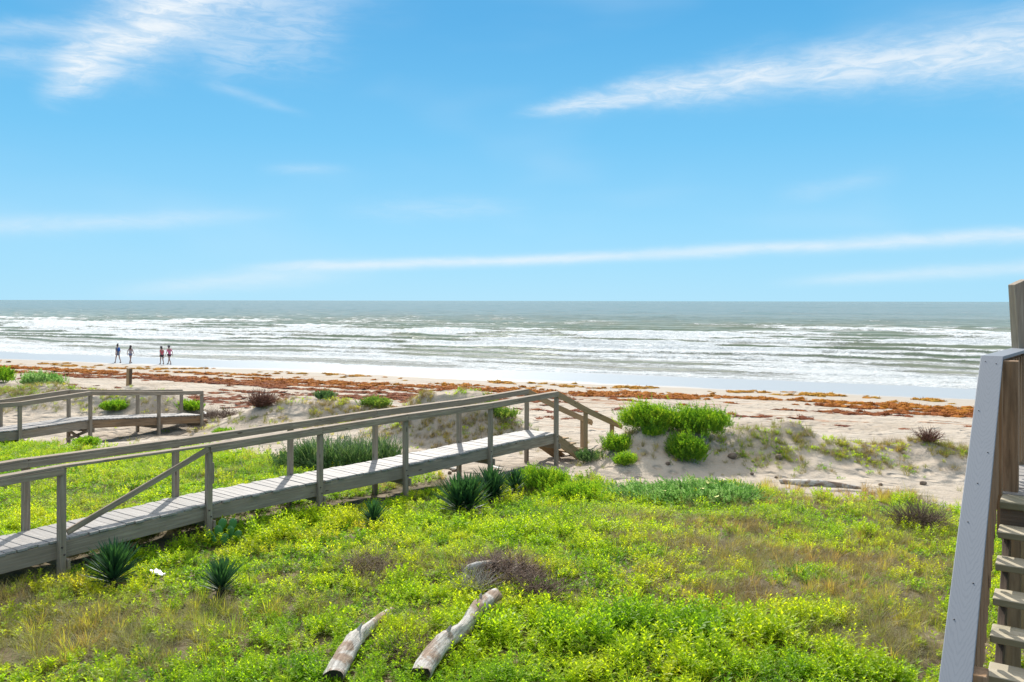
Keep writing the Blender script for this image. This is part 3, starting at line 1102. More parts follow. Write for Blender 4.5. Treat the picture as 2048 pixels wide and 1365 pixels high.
# colour of the living field, by what grows where
YG = [(0.0, (.07, .19, .02)), (.3, (.22, .38, .018)), (.55, (.385, .50, .02)), (.8, (.47, .51, .028)), (1.0, (.46, .39, .05))]
M_herb = leaf_mat('herb_leaf', YG, .58, .5, 'tint', .12, spec=.2)
M_grass = leaf_mat('grass_blade', [(0, (.10, .22, .025)), (.35, (.27, .39, .035)), (.6, (.44, .43, .06)), (.85, (.42, .28, .12)), (1, (.27, .18, .105))], .45, .5, 'tint', .3)
M_silver = leaf_mat('silver_leaf', [(0, (.10, .20, .10)), (.5, (.17, .29, .15)), (1, (.27, .38, .20))], .35, .5, 'tint', .5, tcol=(1.2, 1.4, .9))

OL = [(0, (.10, .17, .035)), (.3, (.20, .22, .06)), (.6, (.25, .215, .09)), (.85, (.25, .175, .10)), (1, (.17, .115, .08))]
M_wisp = leaf_mat('wisp_blade', OL, .35, .6, 'tint', .35)
herbs = [herb('herb', M_herb, random.choice([6, 7, 8]), U(.17, .25), random.choice([9, 11, 12]), U(.062, .080), .36) for _ in range(7)]
herbs_low = [herb('low_herb', M_herb, 6, .10, 9, .056, .38, .12, 1.0) for _ in range(4)]
grasses = [tuft('grass_tuft', M_grass, 34, U(.26, .38), .0034) for _ in range(4)]
wisps = [tuft('wispy_grass', M_wisp, 54, U(.34, .48), .0021, .12, 1.0, .6) for _ in range(4)]
dune_tufts = [tuft('dune_tuft', M_wisp, 30, U(.26, .36), .0040, .07, .8, .4) for _ in range(3)]
silvers = [herb('silver_herb', M_silver, 7, .20, 10, .046, .55, .10, .8) for _ in range(4)]


def blob(x, y, L):
    r = np.zeros_like(x)
    for (px, py, rx, ry, a) in L:
        c_ = on_ground(px, py)
        r = np.maximum(r, a * np.exp(-(((x - c_.x) / rx) ** 2 + ((y - c_.y) / ry) ** 2)))
    return r


BROWN = [(1640, 1130, 2.4, 1.0, 1.1), (1450, 1100, 1.6, .7, .9), (1330, 1085, 1.2, .5, .7), (1500, 1200, 1.4, .5, .9), (1780, 1250, 1.0, .6, .8), (150, 1300, 1.6, .6, .9), (420, 1270, 1.2, .5, .8), (1150, 1060, .9, .35, .5), (600, 1290, .6, .4, .5),(1560, 1120, 2.0, 1.0, 1.0), (1480, 1060, 1.6, .8, .8), (1700, 1190, 1.5, .8, .9), (1780, 1090, 1.2, 1.0, .7), (1380, 1150, 1.1, .5, .6), (1560, 1010, 2.2, .6, .8),
         (1720, 985, 2.0, .7, .9), (1300, 1040, 1.4, .6, .55), (480, 1230, 1.3, .6, .95), (220, 1250, 1.4, .8, 1.0), (60, 1190, .9, .7, .8), (360, 1310, 1.0, .4, .75),
         (760, 1140, .8, .7, .7), (560, 1170, .7, .5, .6), (90, 1330, .8, .3, .6), (860, 975, 1.6, .5, .9), (640, 985, 1.2, .4, .5), (1750, 1300, .9, .5, .8), (1560, 1180, 1.2, .5, .7),
         (1010, 1140, .8, .5, .9), (700, 940, 1.0, .5, .4), (230, 1010, 1.5, .7, .35), (1830, 1050, 1.0, .8, .8), (820, 1290, .35, .4, .7), (1080, 960, .5, .4, .2)]
GRASSY = [(480, 935, 3.5, 1.6, 1.0), (250, 920, 3.5, 1.4, .8), (60, 915, 3.0, 1.4, .7), (640, 960, 1.5, .9, .4), (1600, 980, 3, .7, .8), (1850, 1000, 1.8, .8, .8), (340, 880, 3, 1.5, .7)]
SANDY = [(1740, 1290, .6, .35, 1.0), (1850, 1330, .5, .3, .9), (1820, 1200, .4, .4, .5), (1990, 1290, .9, .6, .8), (860, 1000, .4, .2, .3), (540, 1160, .3, .2, .4)]
LUSH = [(1450, 1270, 1.8, .9, 1.0), (1100, 1290, 1.5, .8, .8), (1300, 1320, 1.5, .5, .9), (950, 1060, 2.5, 1.0, .5), (1700, 1350, .8, .3, .6), (600, 1060, 2.2, 1.0, .6)]
FS, FE = PF[0] - dirs[0] * 4, PF[-1]


def on_walk(x, y, m=.1):
    r = np.zeros(x.shape, bool)
    P_ = [PF[0] - dirs[0] * 6] + PF
    for i in range(len(P_) - 1):
        a, b_ = P_[i], P_[i + 1]
        d = (b_ - a); L = d.length; d = d / L
        u_ = (x - a.x) * d.x + (y - a.y) * d.y
        w_ = -(x - a.x) * d.y + (y - a.y) * d.x
        r |= (u_ > -.3) & (u_ < L + .3) & (w_ > -m) & (w_ < WD + .1 + m)
    return r


def pts(n_, x0, x1, y0, y1):
    x = rng.uniform(x0, x1, n_); y = rng.uniform(y0, y1, n_)
    k = (np.abs(x) < y * .68 + 2.2)
    return x[k], y[k]


def clump(x, y, sc_, seed): return fbm(x * sc_ + seed, y * sc_ + seed * 1.7, 3)


LOGS = []
KEEP = []       # (x, y, r): kept clear


def clear(x, y):
    r = np.zeros(x.shape, bool)
    for (cx, cy, cr) in KEEP:
        r |= (x - cx) ** 2 + (y - cy) ** 2 < cr * cr
    return r


for (px, py, r_) in ((680, 1340, .10), (705, 1295, .08), (733, 1262, .05), (850, 1340, .11), (880, 1295, .09), (925, 1255, .09), (960, 1218, .10), (985, 1195, .10),
                     (315, 1160, .16), (445, 1085, .22), (228, 1178, .22), (443, 1195, .20), (748, 1060, .20), (926, 1030, .26), (1031, 992, .2), (990, 1005, .2), (1000, 1150, .3), (1050, 1165, .25), (960, 1135, .25)):
    c_ = on_ground(px, py); KEEP.append((c_.x, c_.y, r_))

for (px, py) in ((228, 1178), (443, 1195), (748, 1060), (926, 1030), (990, 1005), (1031, 992), (450, 1098), (425, 1096)):
    c_ = on_ground(px, py); KEEP.append((c_.x * .985, c_.y - .16, .17))
for (a_, b_) in (((842, 1352), (928, 1256)), ((928, 1256), (994, 1190)), ((668, 1358), (728, 1262))):
    for f_ in (0, .2, .4, .6, .8, 1):
        c_ = on_ground(a_[0] + (b_[0] - a_[0]) * f_, a_[1] + (b_[1] - a_[1]) * f_ + 8); KEEP.append((c_.x, c_.y, .095))
# leafy herbs
x, y = pts(42000, -24, 16, 7.2, 27.5)
br = blob(x, y, BROWN); gy_ = blob(x, y, GRASSY); sa = blob(x, y, SANDY); lu = blob(x, y, LUSH)
cl = clump(x, y, 1.1, 5); cf = clump(x, y, 3.2, 15)
BRK = 1
pr = np.clip(.50 + 2.1 * (cl - .42) + 1.6 * (cf - .5) + .5 * lu - 1.0 * br - .62 * gy_ - 1.2 * sa, .02, 1)
pr *= veg_cover(x, y) * np.where(y > 15, .55, 1)
k = (rng.random(len(x)) < pr) & ~on_walk(x, y, -.12) & ~clear(x, y)
x, y = x[k], y[k]
br, lu, cl, cf = br[k], lu[k], cl[k], cf[k]
tint = np.clip(.56 + .80 * (clump(x, y, .7, 33) - .5) + .15 * br + .35 * (clump(x, y, 2.2, 61) - .5) + rng.normal(0, .06, len(x)), 0, 1)
sc_ = (.55 + 1.0 * (cf - .3) + .6 * lu) * rng.uniform(.7, 1.25, len(x)) 
z = ground(x, y) - .015
o = scatter('leafy_ground_cover', np.stack([x, y, z], -1), rng.uniform(0, 6.28, len(x)), sc_, tint, herbs, sz=sc_ * rng.uniform(.8, 1.25, len(x)))
tag(o, 'yellow green leafy herbs covering the dune field', 'ground cover')
NH = len(x)
# low matted herbs filling in between
x, y = pts(36000, -24, 16, 7.2, 27.5)
br = blob(x, y, BROWN); sa = blob(x, y, SANDY); gy_ = blob(x, y, GRASSY)
k = (rng.random(len(x)) < np.clip(.90 - 1.0 * br - .7 * sa - .4 * gy_, .05, 1) * veg_cover(x, y)) & ~on_walk(x, y, -.1) & ~clear(x, y)
x, y = x[k], y[k]
tint = np.clip(.30 + .7 * (clump(x, y, .8, 41) - .5) + .3 * br[k] + rng.normal(0, .10, len(x)), 0, 1)
sc_ = rng.uniform(.7, 1.4, len(x))
o = scatter('low_ground_cover', np.stack([x, y, ground(x, y) - .01], -1), rng.uniform(0, 6.28, len(x)), sc_, tint, herbs_low)
tag(o, 'low matted green herbs between the taller leafy plants', 'ground cover')
# grass
x, y = pts(26000, -26, 17, 7.2, 28.5)
br = blob(x, y, BROWN); gy_ = blob(x, y, GRASSY); sa = blob(x, y, SANDY); lu = blob(x, y, LUSH)
vcg = veg_cover(x, y - .5)
k = (rng.random(len(x)) < np.clip(.03 + .75 * br + .8 * gy_ - .6 * sa - .1 * lu + .9 * (clump(x, y, .9, 71) - .5), .03, 1) * vcg) & ~on_walk(x, y, -.05) & ~clear(x, y)
x, y, br, gy_ = x[k], y[k], br[k], gy_[k]
edge_b = 1 - veg_cover(x, y + .9)
tint = np.clip(.34 + .50 * br * np.where(x > 1.5, 1, .65) - .06 * gy_ + .25 * edge_b + .5 * (clump(x, y, .6, 90) - .5) + rng.normal(0, .09, len(x)), 0, 1)
sc_ = rng.uniform(.55, 1.05, len(x)) * (1 + .15 * gy_)
o = scatter('field_grass', np.stack([x, y, ground(x, y) - .01], -1), rng.uniform(0, 6.28, len(x)), sc_, tint, grasses)
tag(o, 'green to straw coloured grass among the herbs', 'grass')
# dry wisps
x, y = pts(17000, -20, 16, 7.2, 20)
br = blob(x, y, BROWN)
k = (rng.random(len(x)) < np.clip(br * 1.3 + 1.0 * (clump(x, y, .8, 120) - .54), .0, 1) * veg_cover(x, y)) & ~on_walk(x, y, 0) & ~clear(x, y)
x, y, br = x[k], y[k], br[k]
left = np.clip((-x - 1) / 3, 0, 1)
tint = np.clip(.66 + .5 * (clump(x, y, 1.2, 160) - .5) - .15 * (1 - br) - .12 * left + rng.normal(0, .08, len(x)), 0, 1)
sc_ = rng.uniform(.5, 1.0, len(x))
o = scatter('dry_grass', np.stack([x, y, ground(x, y) - .01], -1), rng.uniform(0, 6.28, len(x)), sc_, tint, wisps)
tag(o, 'brown wispy dry grass in patches across the field', 'grass')
# thin grass on the dunes
x = rng.uniform(-30, 20, 60000); y = rng.uniform(18, 40, 60000)
DG = [(930, 825, 1.6, 1.0, 1.0), (1000, 840, 1.0, .8, .9), (860, 838, 1.3, .9, 1.0), (905, 865, .9, .5, .5), (700, 832, 2.0, 1.0, .8), (620, 838, 1.2, .7, .7), (1600, 895, 2.0, .9, .9), (1700, 905, 1.6, .8, .9), (1520, 885, 1.2, .8, .8),(930, 800, 1.8, 1.2, 1.0), (860, 815, 1.5, 1.1, 1.0), (940, 850, 1.3, .8, .35), (1010, 830, .8, .8, .7), (1000, 800, .8, .8, .8), (650, 818, 1.6, .9, .85), (750, 812, 1.3, .8, 1.0), (560, 830, 1.5, .6, .3), (1530, 870, 1.2, .6, .55), (1620, 880, 1.6, .7, .7),
      (1750, 900, 2.0, .7, .8), (1850, 895, 1.5, .6, .9), (1480, 900, .9, .6, .3), (1900, 900, 1.5, .6, .8), (230, 795, .8, .6, .5), (300, 800, 1.3, .6, .3), (60, 790, 2.2, 1.0, .8), (10, 785, 2.0, 1.0, .8), (440, 850, 1.0, .6, .3), (1230, 915, .7, .5, .7),
      (1310, 890, .4, .4, .4), (1250, 880, .7, .5, .6), (610, 810, 1.2, .6, .7)]
k = (rng.random(len(x)) < blob(x, y, DG) * 1.3 * (clump(x, y, 1.4, 7) > .38) + .004 * (tt(x, y) < 27)) & ~on_walk(x, y, 0)
x, y = x[k], y[k]
tint = np.clip(.50 + .8 * (clump(x, y, .5, 200) - .5) + rng.normal(0, .1, len(x)), .05, 1)
o = scatter('dune_grass', np.stack([x, y, ground(x, y) - .02], -1), rng.uniform(0, 6.28, len(x)), rng.uniform(.45, .9, len(x)), tint, dune_tufts + grasses[:1])
tag(o, 'thin olive and straw grass growing on the sand dunes', 'grass')
x = rng.uniform(-30, 20, 26000); y = rng.uniform(18, 40, 26000)
k = (rng.random(len(x)) < blob(x, y, DG) * .9 * (clump(x, y, 1.4, 7) > .42)) & ~on_walk(x, y, 0)
x, y = x[k], y[k]
tint = np.clip(.78 + .4 * (clump(x, y, .5, 200) - .5) + rng.normal(0, .08, len(x)), .05, 1)
o = scatter('dry_dune_grass', np.stack([x, y, ground(x, y) - .02], -1), rng.uniform(0, 6.28, len(x)), rng.uniform(.4, .8, len(x)), tint, wisps)
tag(o, 'brown dry wisps of grass on the sand dunes', 'grass')
x = rng.uniform(-30, 20, 16000); y = rng.uniform(18, 40, 16000)
k = (rng.random(len(x)) < blob(x, y, DG) * .8 * (clump(x, y, 1.1, 77) > .48)) & ~on_walk(x, y, 0)
x, y = x[k], y[k]
tint = np.clip(.42 + .9 * (clump(x, y, .5, 240) - .5) + rng.normal(0, .1, len(x)), .05, 1)
o = scatter('dune_creeper', np.stack([x, y, ground(x, y) - .02], -1), rng.uniform(0, 6.28, len(x)), rng.uniform(.7, 1.3, len(x)), tint, herbs_low)
tag(o, 'low green creeping plants on the dune tops', 'ground cover')
print('HERBS', NH)

# ------------------------------------------------------------------ seaweed
M_weed, t, b = material('seaweed')
a = t.new('ShaderNodeAttribute', attribute_name='tint', attribute_type='INSTANCER').outputs['Fac']
r = t.noise(t.new('ShaderNodeTexCoord').outputs['Object'], 9, 4, .7)
t.put(b.inputs['Base Color'], t.ramp(t.add(a, t.mul(t.sub(r, .5), .5)), [(0, (.12, .035, .018)), (.35, (.22, .065, .012)), (.65, (.36, .13, .010)), (1, (.36, .20, .025))]))
t.put(b.inputs['Roughness'], .9)
t.put(b.inputs['Specular IOR Level'], .1)


def weed(name):
    g = Geo()
    W_ = U(.22, .34)
    for i in range(90):
        a_ = U(0, 6.28); r0 = W_ * math.sqrt(U(0, 1))
        p = Vector((math.cos(a_) * r0 * 1.3, math.sin(a_) * r0, U(0, .09) * (1 - r0 / W_) + .005))
        P_ = [p]; d = rdir(U(0, 6.28), U(-.1, .5))
        for k_ in range(3):
            P_.append(P_[-1] + d * U(.03, .07)); d = (d + rdir(U(0, 6.28), U(-.8, .2)) * .8).normalized()
            P_[-1].z = max(P_[-1].z, .0)
        g.strip(P_, [.014, .017, .010], d.cross(Vector((0, 0, 1))).normalized() if abs(d.z) < .95 else Vector((1, 0, 0)), U(0, 1))
    # the matted body
    n0 = len(g.V); K = 12
    g.V.append(Vector((0, 0, .085))); g.r.append(.5)
    for ring, (rr_, zz_) in enumerate(((.5, .075), (.85, .0))):
        for k_ in range(K):
            an = k_ * 6.2832 / K; q_ = rr_ * W_ * U(.7, 1.25)
            g.V.append(Vector((math.cos(an) * q_ * 1.25, math.sin(an) * q_, zz_ * U(.4, 1.3) - (.02 if ring else 0)))); g.r.append(.5)
    for k_ in range(K):
        k2 = (k_ + 1) % K
        g.F += [(n0, n0 + 1 + k_, n0 + 1 + k2), (n0 + 1 + k_, n0 + 1 + K + k_, n0 + 1 + K + k2), (n0 + 1 + k_, n0 + 1 + K + k2, n0 + 1 + k2)]
    return bpy.data.objects.new(name, g.mesh(name, M_weed))


weeds = [weed('seaweed_clump') for _ in range(7)]
s_ = rng.uniform(-75, 45, 134000); t_ = rng.uniform(24, 56, 134000)
wob_ = (fbm(s_ / 11, s_ * 0 + 3, 3) - .5) * 7
tb = t_ + wob_
n_a = fbm(s_ / 5.5, t_ / 1.3, 4); n_b = fbm(s_ / 1.3 + 50, t_ / .9, 3); n_c = fbm(s_ / 22 + 9, t_ / 3, 2)
outer = np.exp(-((tb - 52.9) / 1.1) ** 2) * np.clip((n_b - .50) * 6, 0, 1) * np.clip((fbm(s_ / 3.5 + 30, s_ * 0, 2) - .38) * 5, 0, 1) * .8
mid_ = np.exp(-((tb - 45.6) / 3.0) ** 4) * np.clip((n_a - .45) * 8, 0, 1) * np.clip((n_b - .30) * 4, .15, 1)
old = np.exp(-((tb - 39.5) / 3.8) ** 4) * np.clip((n_a - .53) * 8, 0, 1) * .5
older = np.exp(-((tb - 31.5) / 4.5) ** 4) * np.clip((n_a - .60) * 8, 0, 1) * .45 * np.clip((n_c - .35) * 4, 0, 1)
redl = np.exp(-(((s_ + 25) / 7) ** 2 + ((t_ - 31.5) / 2.2) ** 2)) * np.clip((n_b - .35) * 4, 0, 1) * .45
pr = np.maximum.reduce([outer * .8, mid_ * .8, old, older, redl])
k = rng.random(len(s_)) < pr * 1.0
s_, t_, tb, pr = s_[k], t_[k], tb[k], pr[k]
x, y = xy(s_, t_)
kk = np.abs(x) < y * .75 + 4
x, y, s_, t_, tb = x[kk], y[kk], s_[kk], t_[kk], tb[kk]
tint = np.clip(np.interp(tb, [30, 40, 44, 48, 52], [.08, .18, .38, .58, .88]) + rng.normal(0, .10, len(x)), 0, 1)
sz_ = rng.uniform(.5, 1.15, len(x))
o = scatter('seaweed_wrack', np.stack([x, y, ground(x, y) - .01], -1), rng.uniform(0, 6.28, len(x)), sz_, tint, weeds, sz=sz_ * rng.uniform(.5, 1.5, len(x)) * np.interp(tb, [38, 44], [.45, 1.0]))
tag(o, 'orange brown seaweed washed up in long bands along the beach', 'seaweed')
print('WEED', len(x))

# ------------------------------------------------------------------ shrubs
M_bush = leaf_mat('shrub_leaf', [(0, (.04, .11, .012)), (.4, (.10, .225, .018)), (.65, (.19, .33, .02)), (1, (.34, .43, .04))], .5, .5, None, .9)
M_reed = leaf_mat('reed_leaf', [(0, (.03, .075, .025)), (.4, (.07, .14, .05)), (.7, (.14, .22, .08)), (1, (.32, .38, .18))], .35, .45, None, .7, tcol=(1.2, 1.3, .8))
M_pale = leaf_mat('blue_green_leaf', [(0, (.06, .16, .03)), (.5, (.19, .33, .085)), (1, (.42, .52, .25))], .4, .45, None, 1.0, tcol=(1.2, 1.4, .9))
M_olive = leaf_mat('olive_leaf', [(0, (.04, .10, .02)), (.4, (.10, .18, .03)), (.65, (.18, .27, .05)), (1, (.32, .36, .10))], .4, .5, None, .9)
M_stem, t, b = material('twig_bark')
t.put(b.inputs['Base Color'], t.ramp(t.noise(t.new('ShaderNodeTexCoord').outputs['Object'], 14, 3), [(.35, (.10, .065, .045)), (.65, (.22, .15, .11))]))
t.put(b.inputs['Roughness'], .9)
M_red, t, b = material('reddish_twig')
t.put(b.inputs['Base Color'], t.ramp(t.noise(t.new('ShaderNodeTexCoord').outputs['Object'], 9, 3), [(.35, (.11, .045, .03)), (.65, (.24, .11, .07))]))
t.put(b.inputs['Roughness'], .9)


_gx0, _gy0, _gs = -32.0, 8.0, .1
_GGX, _GGY = np.meshgrid(np.arange(_gx0, 22, _gs), np.arange(_gy0, 44, _gs))
_GG = ground(_GGX, _GGY)


def vs(x, y):
    xi, yi = math.floor(x), math.floor(y); fx, fy = x - xi, y - yi
    fx = fx * fx * (3 - 2 * fx); fy = fy * fy * (3 - 2 * fy)
    a, b_ = _tab[xi & 255, yi & 255], _tab[(xi + 1) & 255, yi & 255]
    c_, d = _tab[xi & 255, (yi + 1) & 255], _tab[(xi + 1) & 255, (yi + 1) & 255]
    return float((a * (1 - fx) + b_ * fx) * (1 - fy) + (c_ * (1 - fx) + d * fx) * fy)


def gz_fast(x, y):
    i = int((x - _gx0) / _gs + .5); j = int((y - _gy0) / _gs + .5)
    return float(_GG[min(max(j, 0), _GG.shape[0] - 1), min(max(i, 0), _GG.shape[1] - 1)])


def shrub(px, py, d_, rx, rz, n_, label, mat=None, ll=.075, lw=.010, up=.75, group=None, name='shrub', ry=None, lobes=5, flowers=0, cat='shrub'):
    c_ = on_ground(px, py) if d_ is None else Vector(((px - 1024) / F * d_, d_, 0))
    if d_ is not None: c_.z = gz(c_.x, c_.y)
    ry = ry or rx * .85
    root = thing(name, tuple(c_), label, cat, group)
    g = Geo(); st_ = Geo()
    lob = [(Vector((0, 0, rz * .25)), 1.0)]
    for i in range(lobes):
        a = U(0, 6.28); lob.append((Vector((math.cos(a) * rx * U(.35, .65), math.sin(a) * ry * U(.35, .65), rz * U(.05, .45))), U(.45, .72)))
    tot = sum(l[1] ** 2 for l in lob)
    ll *= .8; lw *= .62
    seed_ = U(0, 90)
    for c0, s0 in lob:
        tipn = int(1.9 * n_ * s0 * s0 / tot / 9)
        tone = U(-.14, .14)
        for i in range(tipn):
            d = rdir(U(0, 6.28), math.asin(U(-.35, 1)))
            rad = U(.20, 1.0) ** .5 * U(.85, 1.45 if random.random() < .2 else 1.05)
            rad *= .62 + .8 * vs(d.x * 2.6 + c0.x * 9 + seed_, d.y * 2.6 + d.z * 3.1 + seed_)
            p = c0 + Vector((d.x * rx, d.y * ry, d.z * rz * .75)) * s0 * rad
            gz_ = gz_fast(c_.x + p.x, c_.y + p.y) - c_.z
            p.z = max(p.z, gz_ + U(0, .05))
            if p.z - gz_ > rz * 1.25: continue
            sd_ = (d * (1 - up) + Vector((0, 0, up)) + rdir(U(0, 6.28), 0) * .38).normalized()
            rr_ = min(1, max(0, U(.1, .9) + tone))
            tw_ = U(.7, 1.5)
            for k_ in range(10):
                a = k_ * 2.4 + U(0, .8)
                q_ = p + sd_ * (k_ * ll * .26 * tw_)
                dd = (sd_ * 1.1 + rdir(a, U(-.3, .4)) * .75).normalized()
                side = dd.cross(rdir(a + 1.3, .3)).normalized()
                L = ll * U(.7, 1.25) * (1.15 - .05 * k_)
                g.strip([q_, q_ + dd * L * .5, q_ + dd * L - Vector((0, 0, L * .1))], [lw * .8, lw], side, min(1, max(0, rr_ + U(-.15, .15))))
    for i in range(14):
        a = U(0, 6.28); e_ = U(.4, 1.4)
        tip = Vector((math.cos(a) * math.cos(e_) * rx * .8, math.sin(a) * math.cos(e_) * ry * .8, math.sin(e_) * rz * U(.8, 1.15)))
        st_.tube([Vector((U(-.04, .04), U(-.04, .04), -.12)), tip * .5 + Vector((U(-.05, .05), U(-.05, .05), .03)), tip], .012 * max(.5, rx), 3)
    M = Matrix.Translation(c_)
    link('foliage', g.mesh('foliage', mat or M_bush), None, root, M)
    link('stems', st_.mesh('stems', M_stem), None, root, M)
    for i in range(flowers):
        a = U(0, 6.28); r0 = math.sqrt(U(.05, .9)); px_ = Vector((math.cos(a) * r0 * rx, math.sin(a) * r0 * ry, 0))
        px_.z = gz(c_.x + px_.x, c_.y + px_.y) - c_.z + rz * math.sqrt(max(0, 1 - r0 * r0)) * .95 + .07
        link('flower', flower_me, None, root, Matrix.Translation(c_ + px_) @ Matrix.Rotation(U(0, 6), 4, 'Z') @ Matrix.Rotation(R(-30) + U(-.4, .4), 4, 'X') @ Matrix.Scale(U(1.4, 2.0), 4))
    return root


M_fl, t, b = material('yellow_petal')
t.put(b.inputs['Base Color'], (.85, .80, .25, 1)); t.put(b.inputs['Roughness'], .6)
g = Geo()
for k in range(5):
    a = k * 1.2566
    g.leaf(Vector((0, 0, 0)), rdir(a, .45), rdir(a + 1.57, 0), .038, .017, .004, .5)
flower_me = g.mesh('flower', M_fl)

shrub(1292, 852, 22.1, .62, .62, 15000, 'large bright green shrub on the dune beside the end of the stair rail', lobes=6)
shrub(1392, 856, 22.1, .74, .60, 15000, 'wide bright green shrub crowning the dune, behind a smaller one', lobes=6)
shrub(1376, 900, 21.0, .48, .56, 9000, 'rounded green shrub low on the seaward dune slope, in front of the two big ones')
shrub(1230, 908, 21.4, .34, .34, 3500, 'small yellow green shrub at the foot of the dune beside the boardwalk steps')
shrub(1250, 932, 20.4, .26, .2, 1600, 'low sprig of green leaves on the bare sand below the small dune shrub')
shrub(1308, 893, 21.5, .28, .16, 1100, 'sparse yellowish tuft on the shaded dune face left of the rounded shrub', lobes=3)
shrub(1178, 912, 21.3, .35, .14, 1300, 'low dark green tuft at the foot of the stair post', mat=M_reed, lobes=3)
shrub(1075, 972, 18.4, .60, .36, 9000, 'bright green mounded shrub at the field edge behind the yuccas', lobes=6)
shrub(1150, 1000, None, .50, .26, 5000, 'low round bright shrub in the field right of the yucca group', lobes=5)
shrub(1390, 1005, 17.2, 1.25, .34, 16000, 'wide low silvery blue green shrub dotted with pale yellow flowers', mat=M_pale, ll=.055, lw=.012, up=.3, flowers=16, lobes=9, ry=.9)
shrub(1275, 1000, 17.6, .55, .26, 4500, 'smaller silvery green shrub beside the flowering one', mat=M_pale, ll=.055, lw=.012, up=.3, flowers=3)
shrub(82, 783, 38.5, .85, .62, 7000, 'round blue green bush on the dune beyond the far boardwalk', mat=M_pale, ll=.10, lw=.02)
shrub(-6, 790, 37.5, .8, .55, 5000, 'green bush cut by the left picture edge beyond the far boardwalk', ll=.10, lw=.02)
shrub(228, 812, 31.0, .36, .18, 3500, 'bright green shrub on the shaded dune behind the far boardwalk rail', ll=.09, lw=.016)
shrub(380, 822, 31.6, .42, .22, 2600, 'green leafy shrub at the right foot of the dune behind the far boardwalk', ll=.09, lw=.016)
shrub(176, 890, 23.4, .30, .10, 2200, 'yellow green shrub in the grass below the cross braced boardwalk legs', ll=.08, lw=.014)
shrub(450, 868, 26.5, .30, .12, 1400, 'low bright shrub on sand between the two boardwalks', ll=.08, lw=.014)
shrub(650, 815, 31.8, .35, .22, 1500, 'small dark tuft on the low dune left of centre', mat=M_reed, ll=.09, lw=.016)
shrub(755, 812, 30.6, .55, .12, 2200, 'green shrub topping the low dune behind the boardwalk', mat=M_olive, ll=.09, lw=.015)
shrub(1005, 815, 25.6, .6, .16, 2500, 'green shrub on top of the dune behind the boardwalk end', mat=M_olive, ll=.08, lw=.014)
shrub(615, 922, 20.4, .75, .55, 8000, 'dark green bush behind the boardwalk, left of the tall reeds', mat=M_reed, ll=.09, lw=.012, lobes=6)

# tall reeds behind the walkway


def reeds(px, d_, rx, ry, h, n_, label):
    c_ = Vector(((px - 1024) / F * d_, d_, 0)); c_.z = gz(c_.x, c_.y)
    root = thing('reed_clump', tuple(c_), label, 'reeds')
    g = Geo()
    for i in range(n_):
        a = U(0, 6.28); r0 = math.sqrt(U(0, 1))
        b0 = Vector((math.cos(a) * r0 * rx, math.sin(a) * r0 * ry, 0))
        b0.z = gz(c_.x + b0.x, c_.y + b0.y) - c_.z
        L = h * U(.55, 1.15); az_ = U(0, 6.28)
        p = [b0]; dd = rdir(az_, R(90) - U(.05, .45))
        for k_ in range(5):
            p.append(p[-1] + dd * L / 5)
            dd = (dd + rdir(az_, 0) * .10 - Vector((0, 0, .10 * k_))).normalized()
        g.strip(p, [.006, .010, .011, .009, .006], rdir(az_ + 1.57, 0), U(0, 1))
    link('blades', g.mesh('blades', M_reed), None, root, Matrix.Translation(c_))


shrub(680, 922, 20.0, .70, .42, 6500, 'dark leafy bush in front of the tall reeds behind the boardwalk', mat=M_reed, ll=.09, lw=.012, lobes=6)
reeds(700, 20.6, 1.25, .9, .95, 1900, 'tall dark green reed clump behind the boardwalk rail')
reeds(760, 20.2, .6, .5, .55, 700, 'shorter reeds at the sandy right end of the tall reed clump')

# ------------------------------------------------------------------ yuccas: every leaf a piece
M_yuc = leaf_mat('yucca_leaf', [(0, (.018, .05, .03)), (.45, (.03, .085, .045)), (.75, (.06, .16, .05)), (1, (.15, .30, .06))], .28, .5, None, .1, spec=.3)
t = NT(M_yuc.node_tree)
M_yt, t, b = material('yucca_trunk')
t.put(b.inputs['Base Color'], (.06, .04, .028, 1)); t.put(b.inputs['Roughness'], .95)
yl = []
for k in range(6):
    g = Geo()
    L = 1.0; bendv = [.02, .06, .12, .0, .2, .09][k]
    P_ = [Vector((x, 0, -bendv * x * x)) for x in (0, .12, .35, .6, .82, 1.0)]
    w_ = [.022, .030, .042, .038, .022]
    b0 = 0
    for i, p in enumerate(P_[:-1]):
        g.V += [p + Vector((0, -w_[i], .012)), p + Vector((0, 0, -.004)), p + Vector((0, w_[i], .012))]; g.r += [k / 5] * 3
    g.V.append(P_[-1]); g.r.append(k / 5)
    for i in range(4):
        a = 3 * i
        g.F += [(a, a + 1, a + 4), (a, a + 4, a + 3), (a + 1, a + 2, a + 5), (a + 1, a + 5, a + 4)]
    g.F += [(12, 13, 15), (13, 14, 15)]
    yl.append(g.mesh('leaf', M_yuc))
M_dead, t, b = material('dead_yucca_leaf')
t.put(b.inputs['Base Color'], t.ramp(t.noise(t.new('ShaderNodeTexCoord').outputs['Object'], 5, 3), [(.35, (.12, .085, .05)), (.65, (.30, .23, .15))]))
t.put(b.inputs['Roughness'], .9)
dead_me = yl[4].copy(); dead_me.name = 'dead_leaf'; dead_me.materials.clear(); dead_me.materials.append(M_dead)
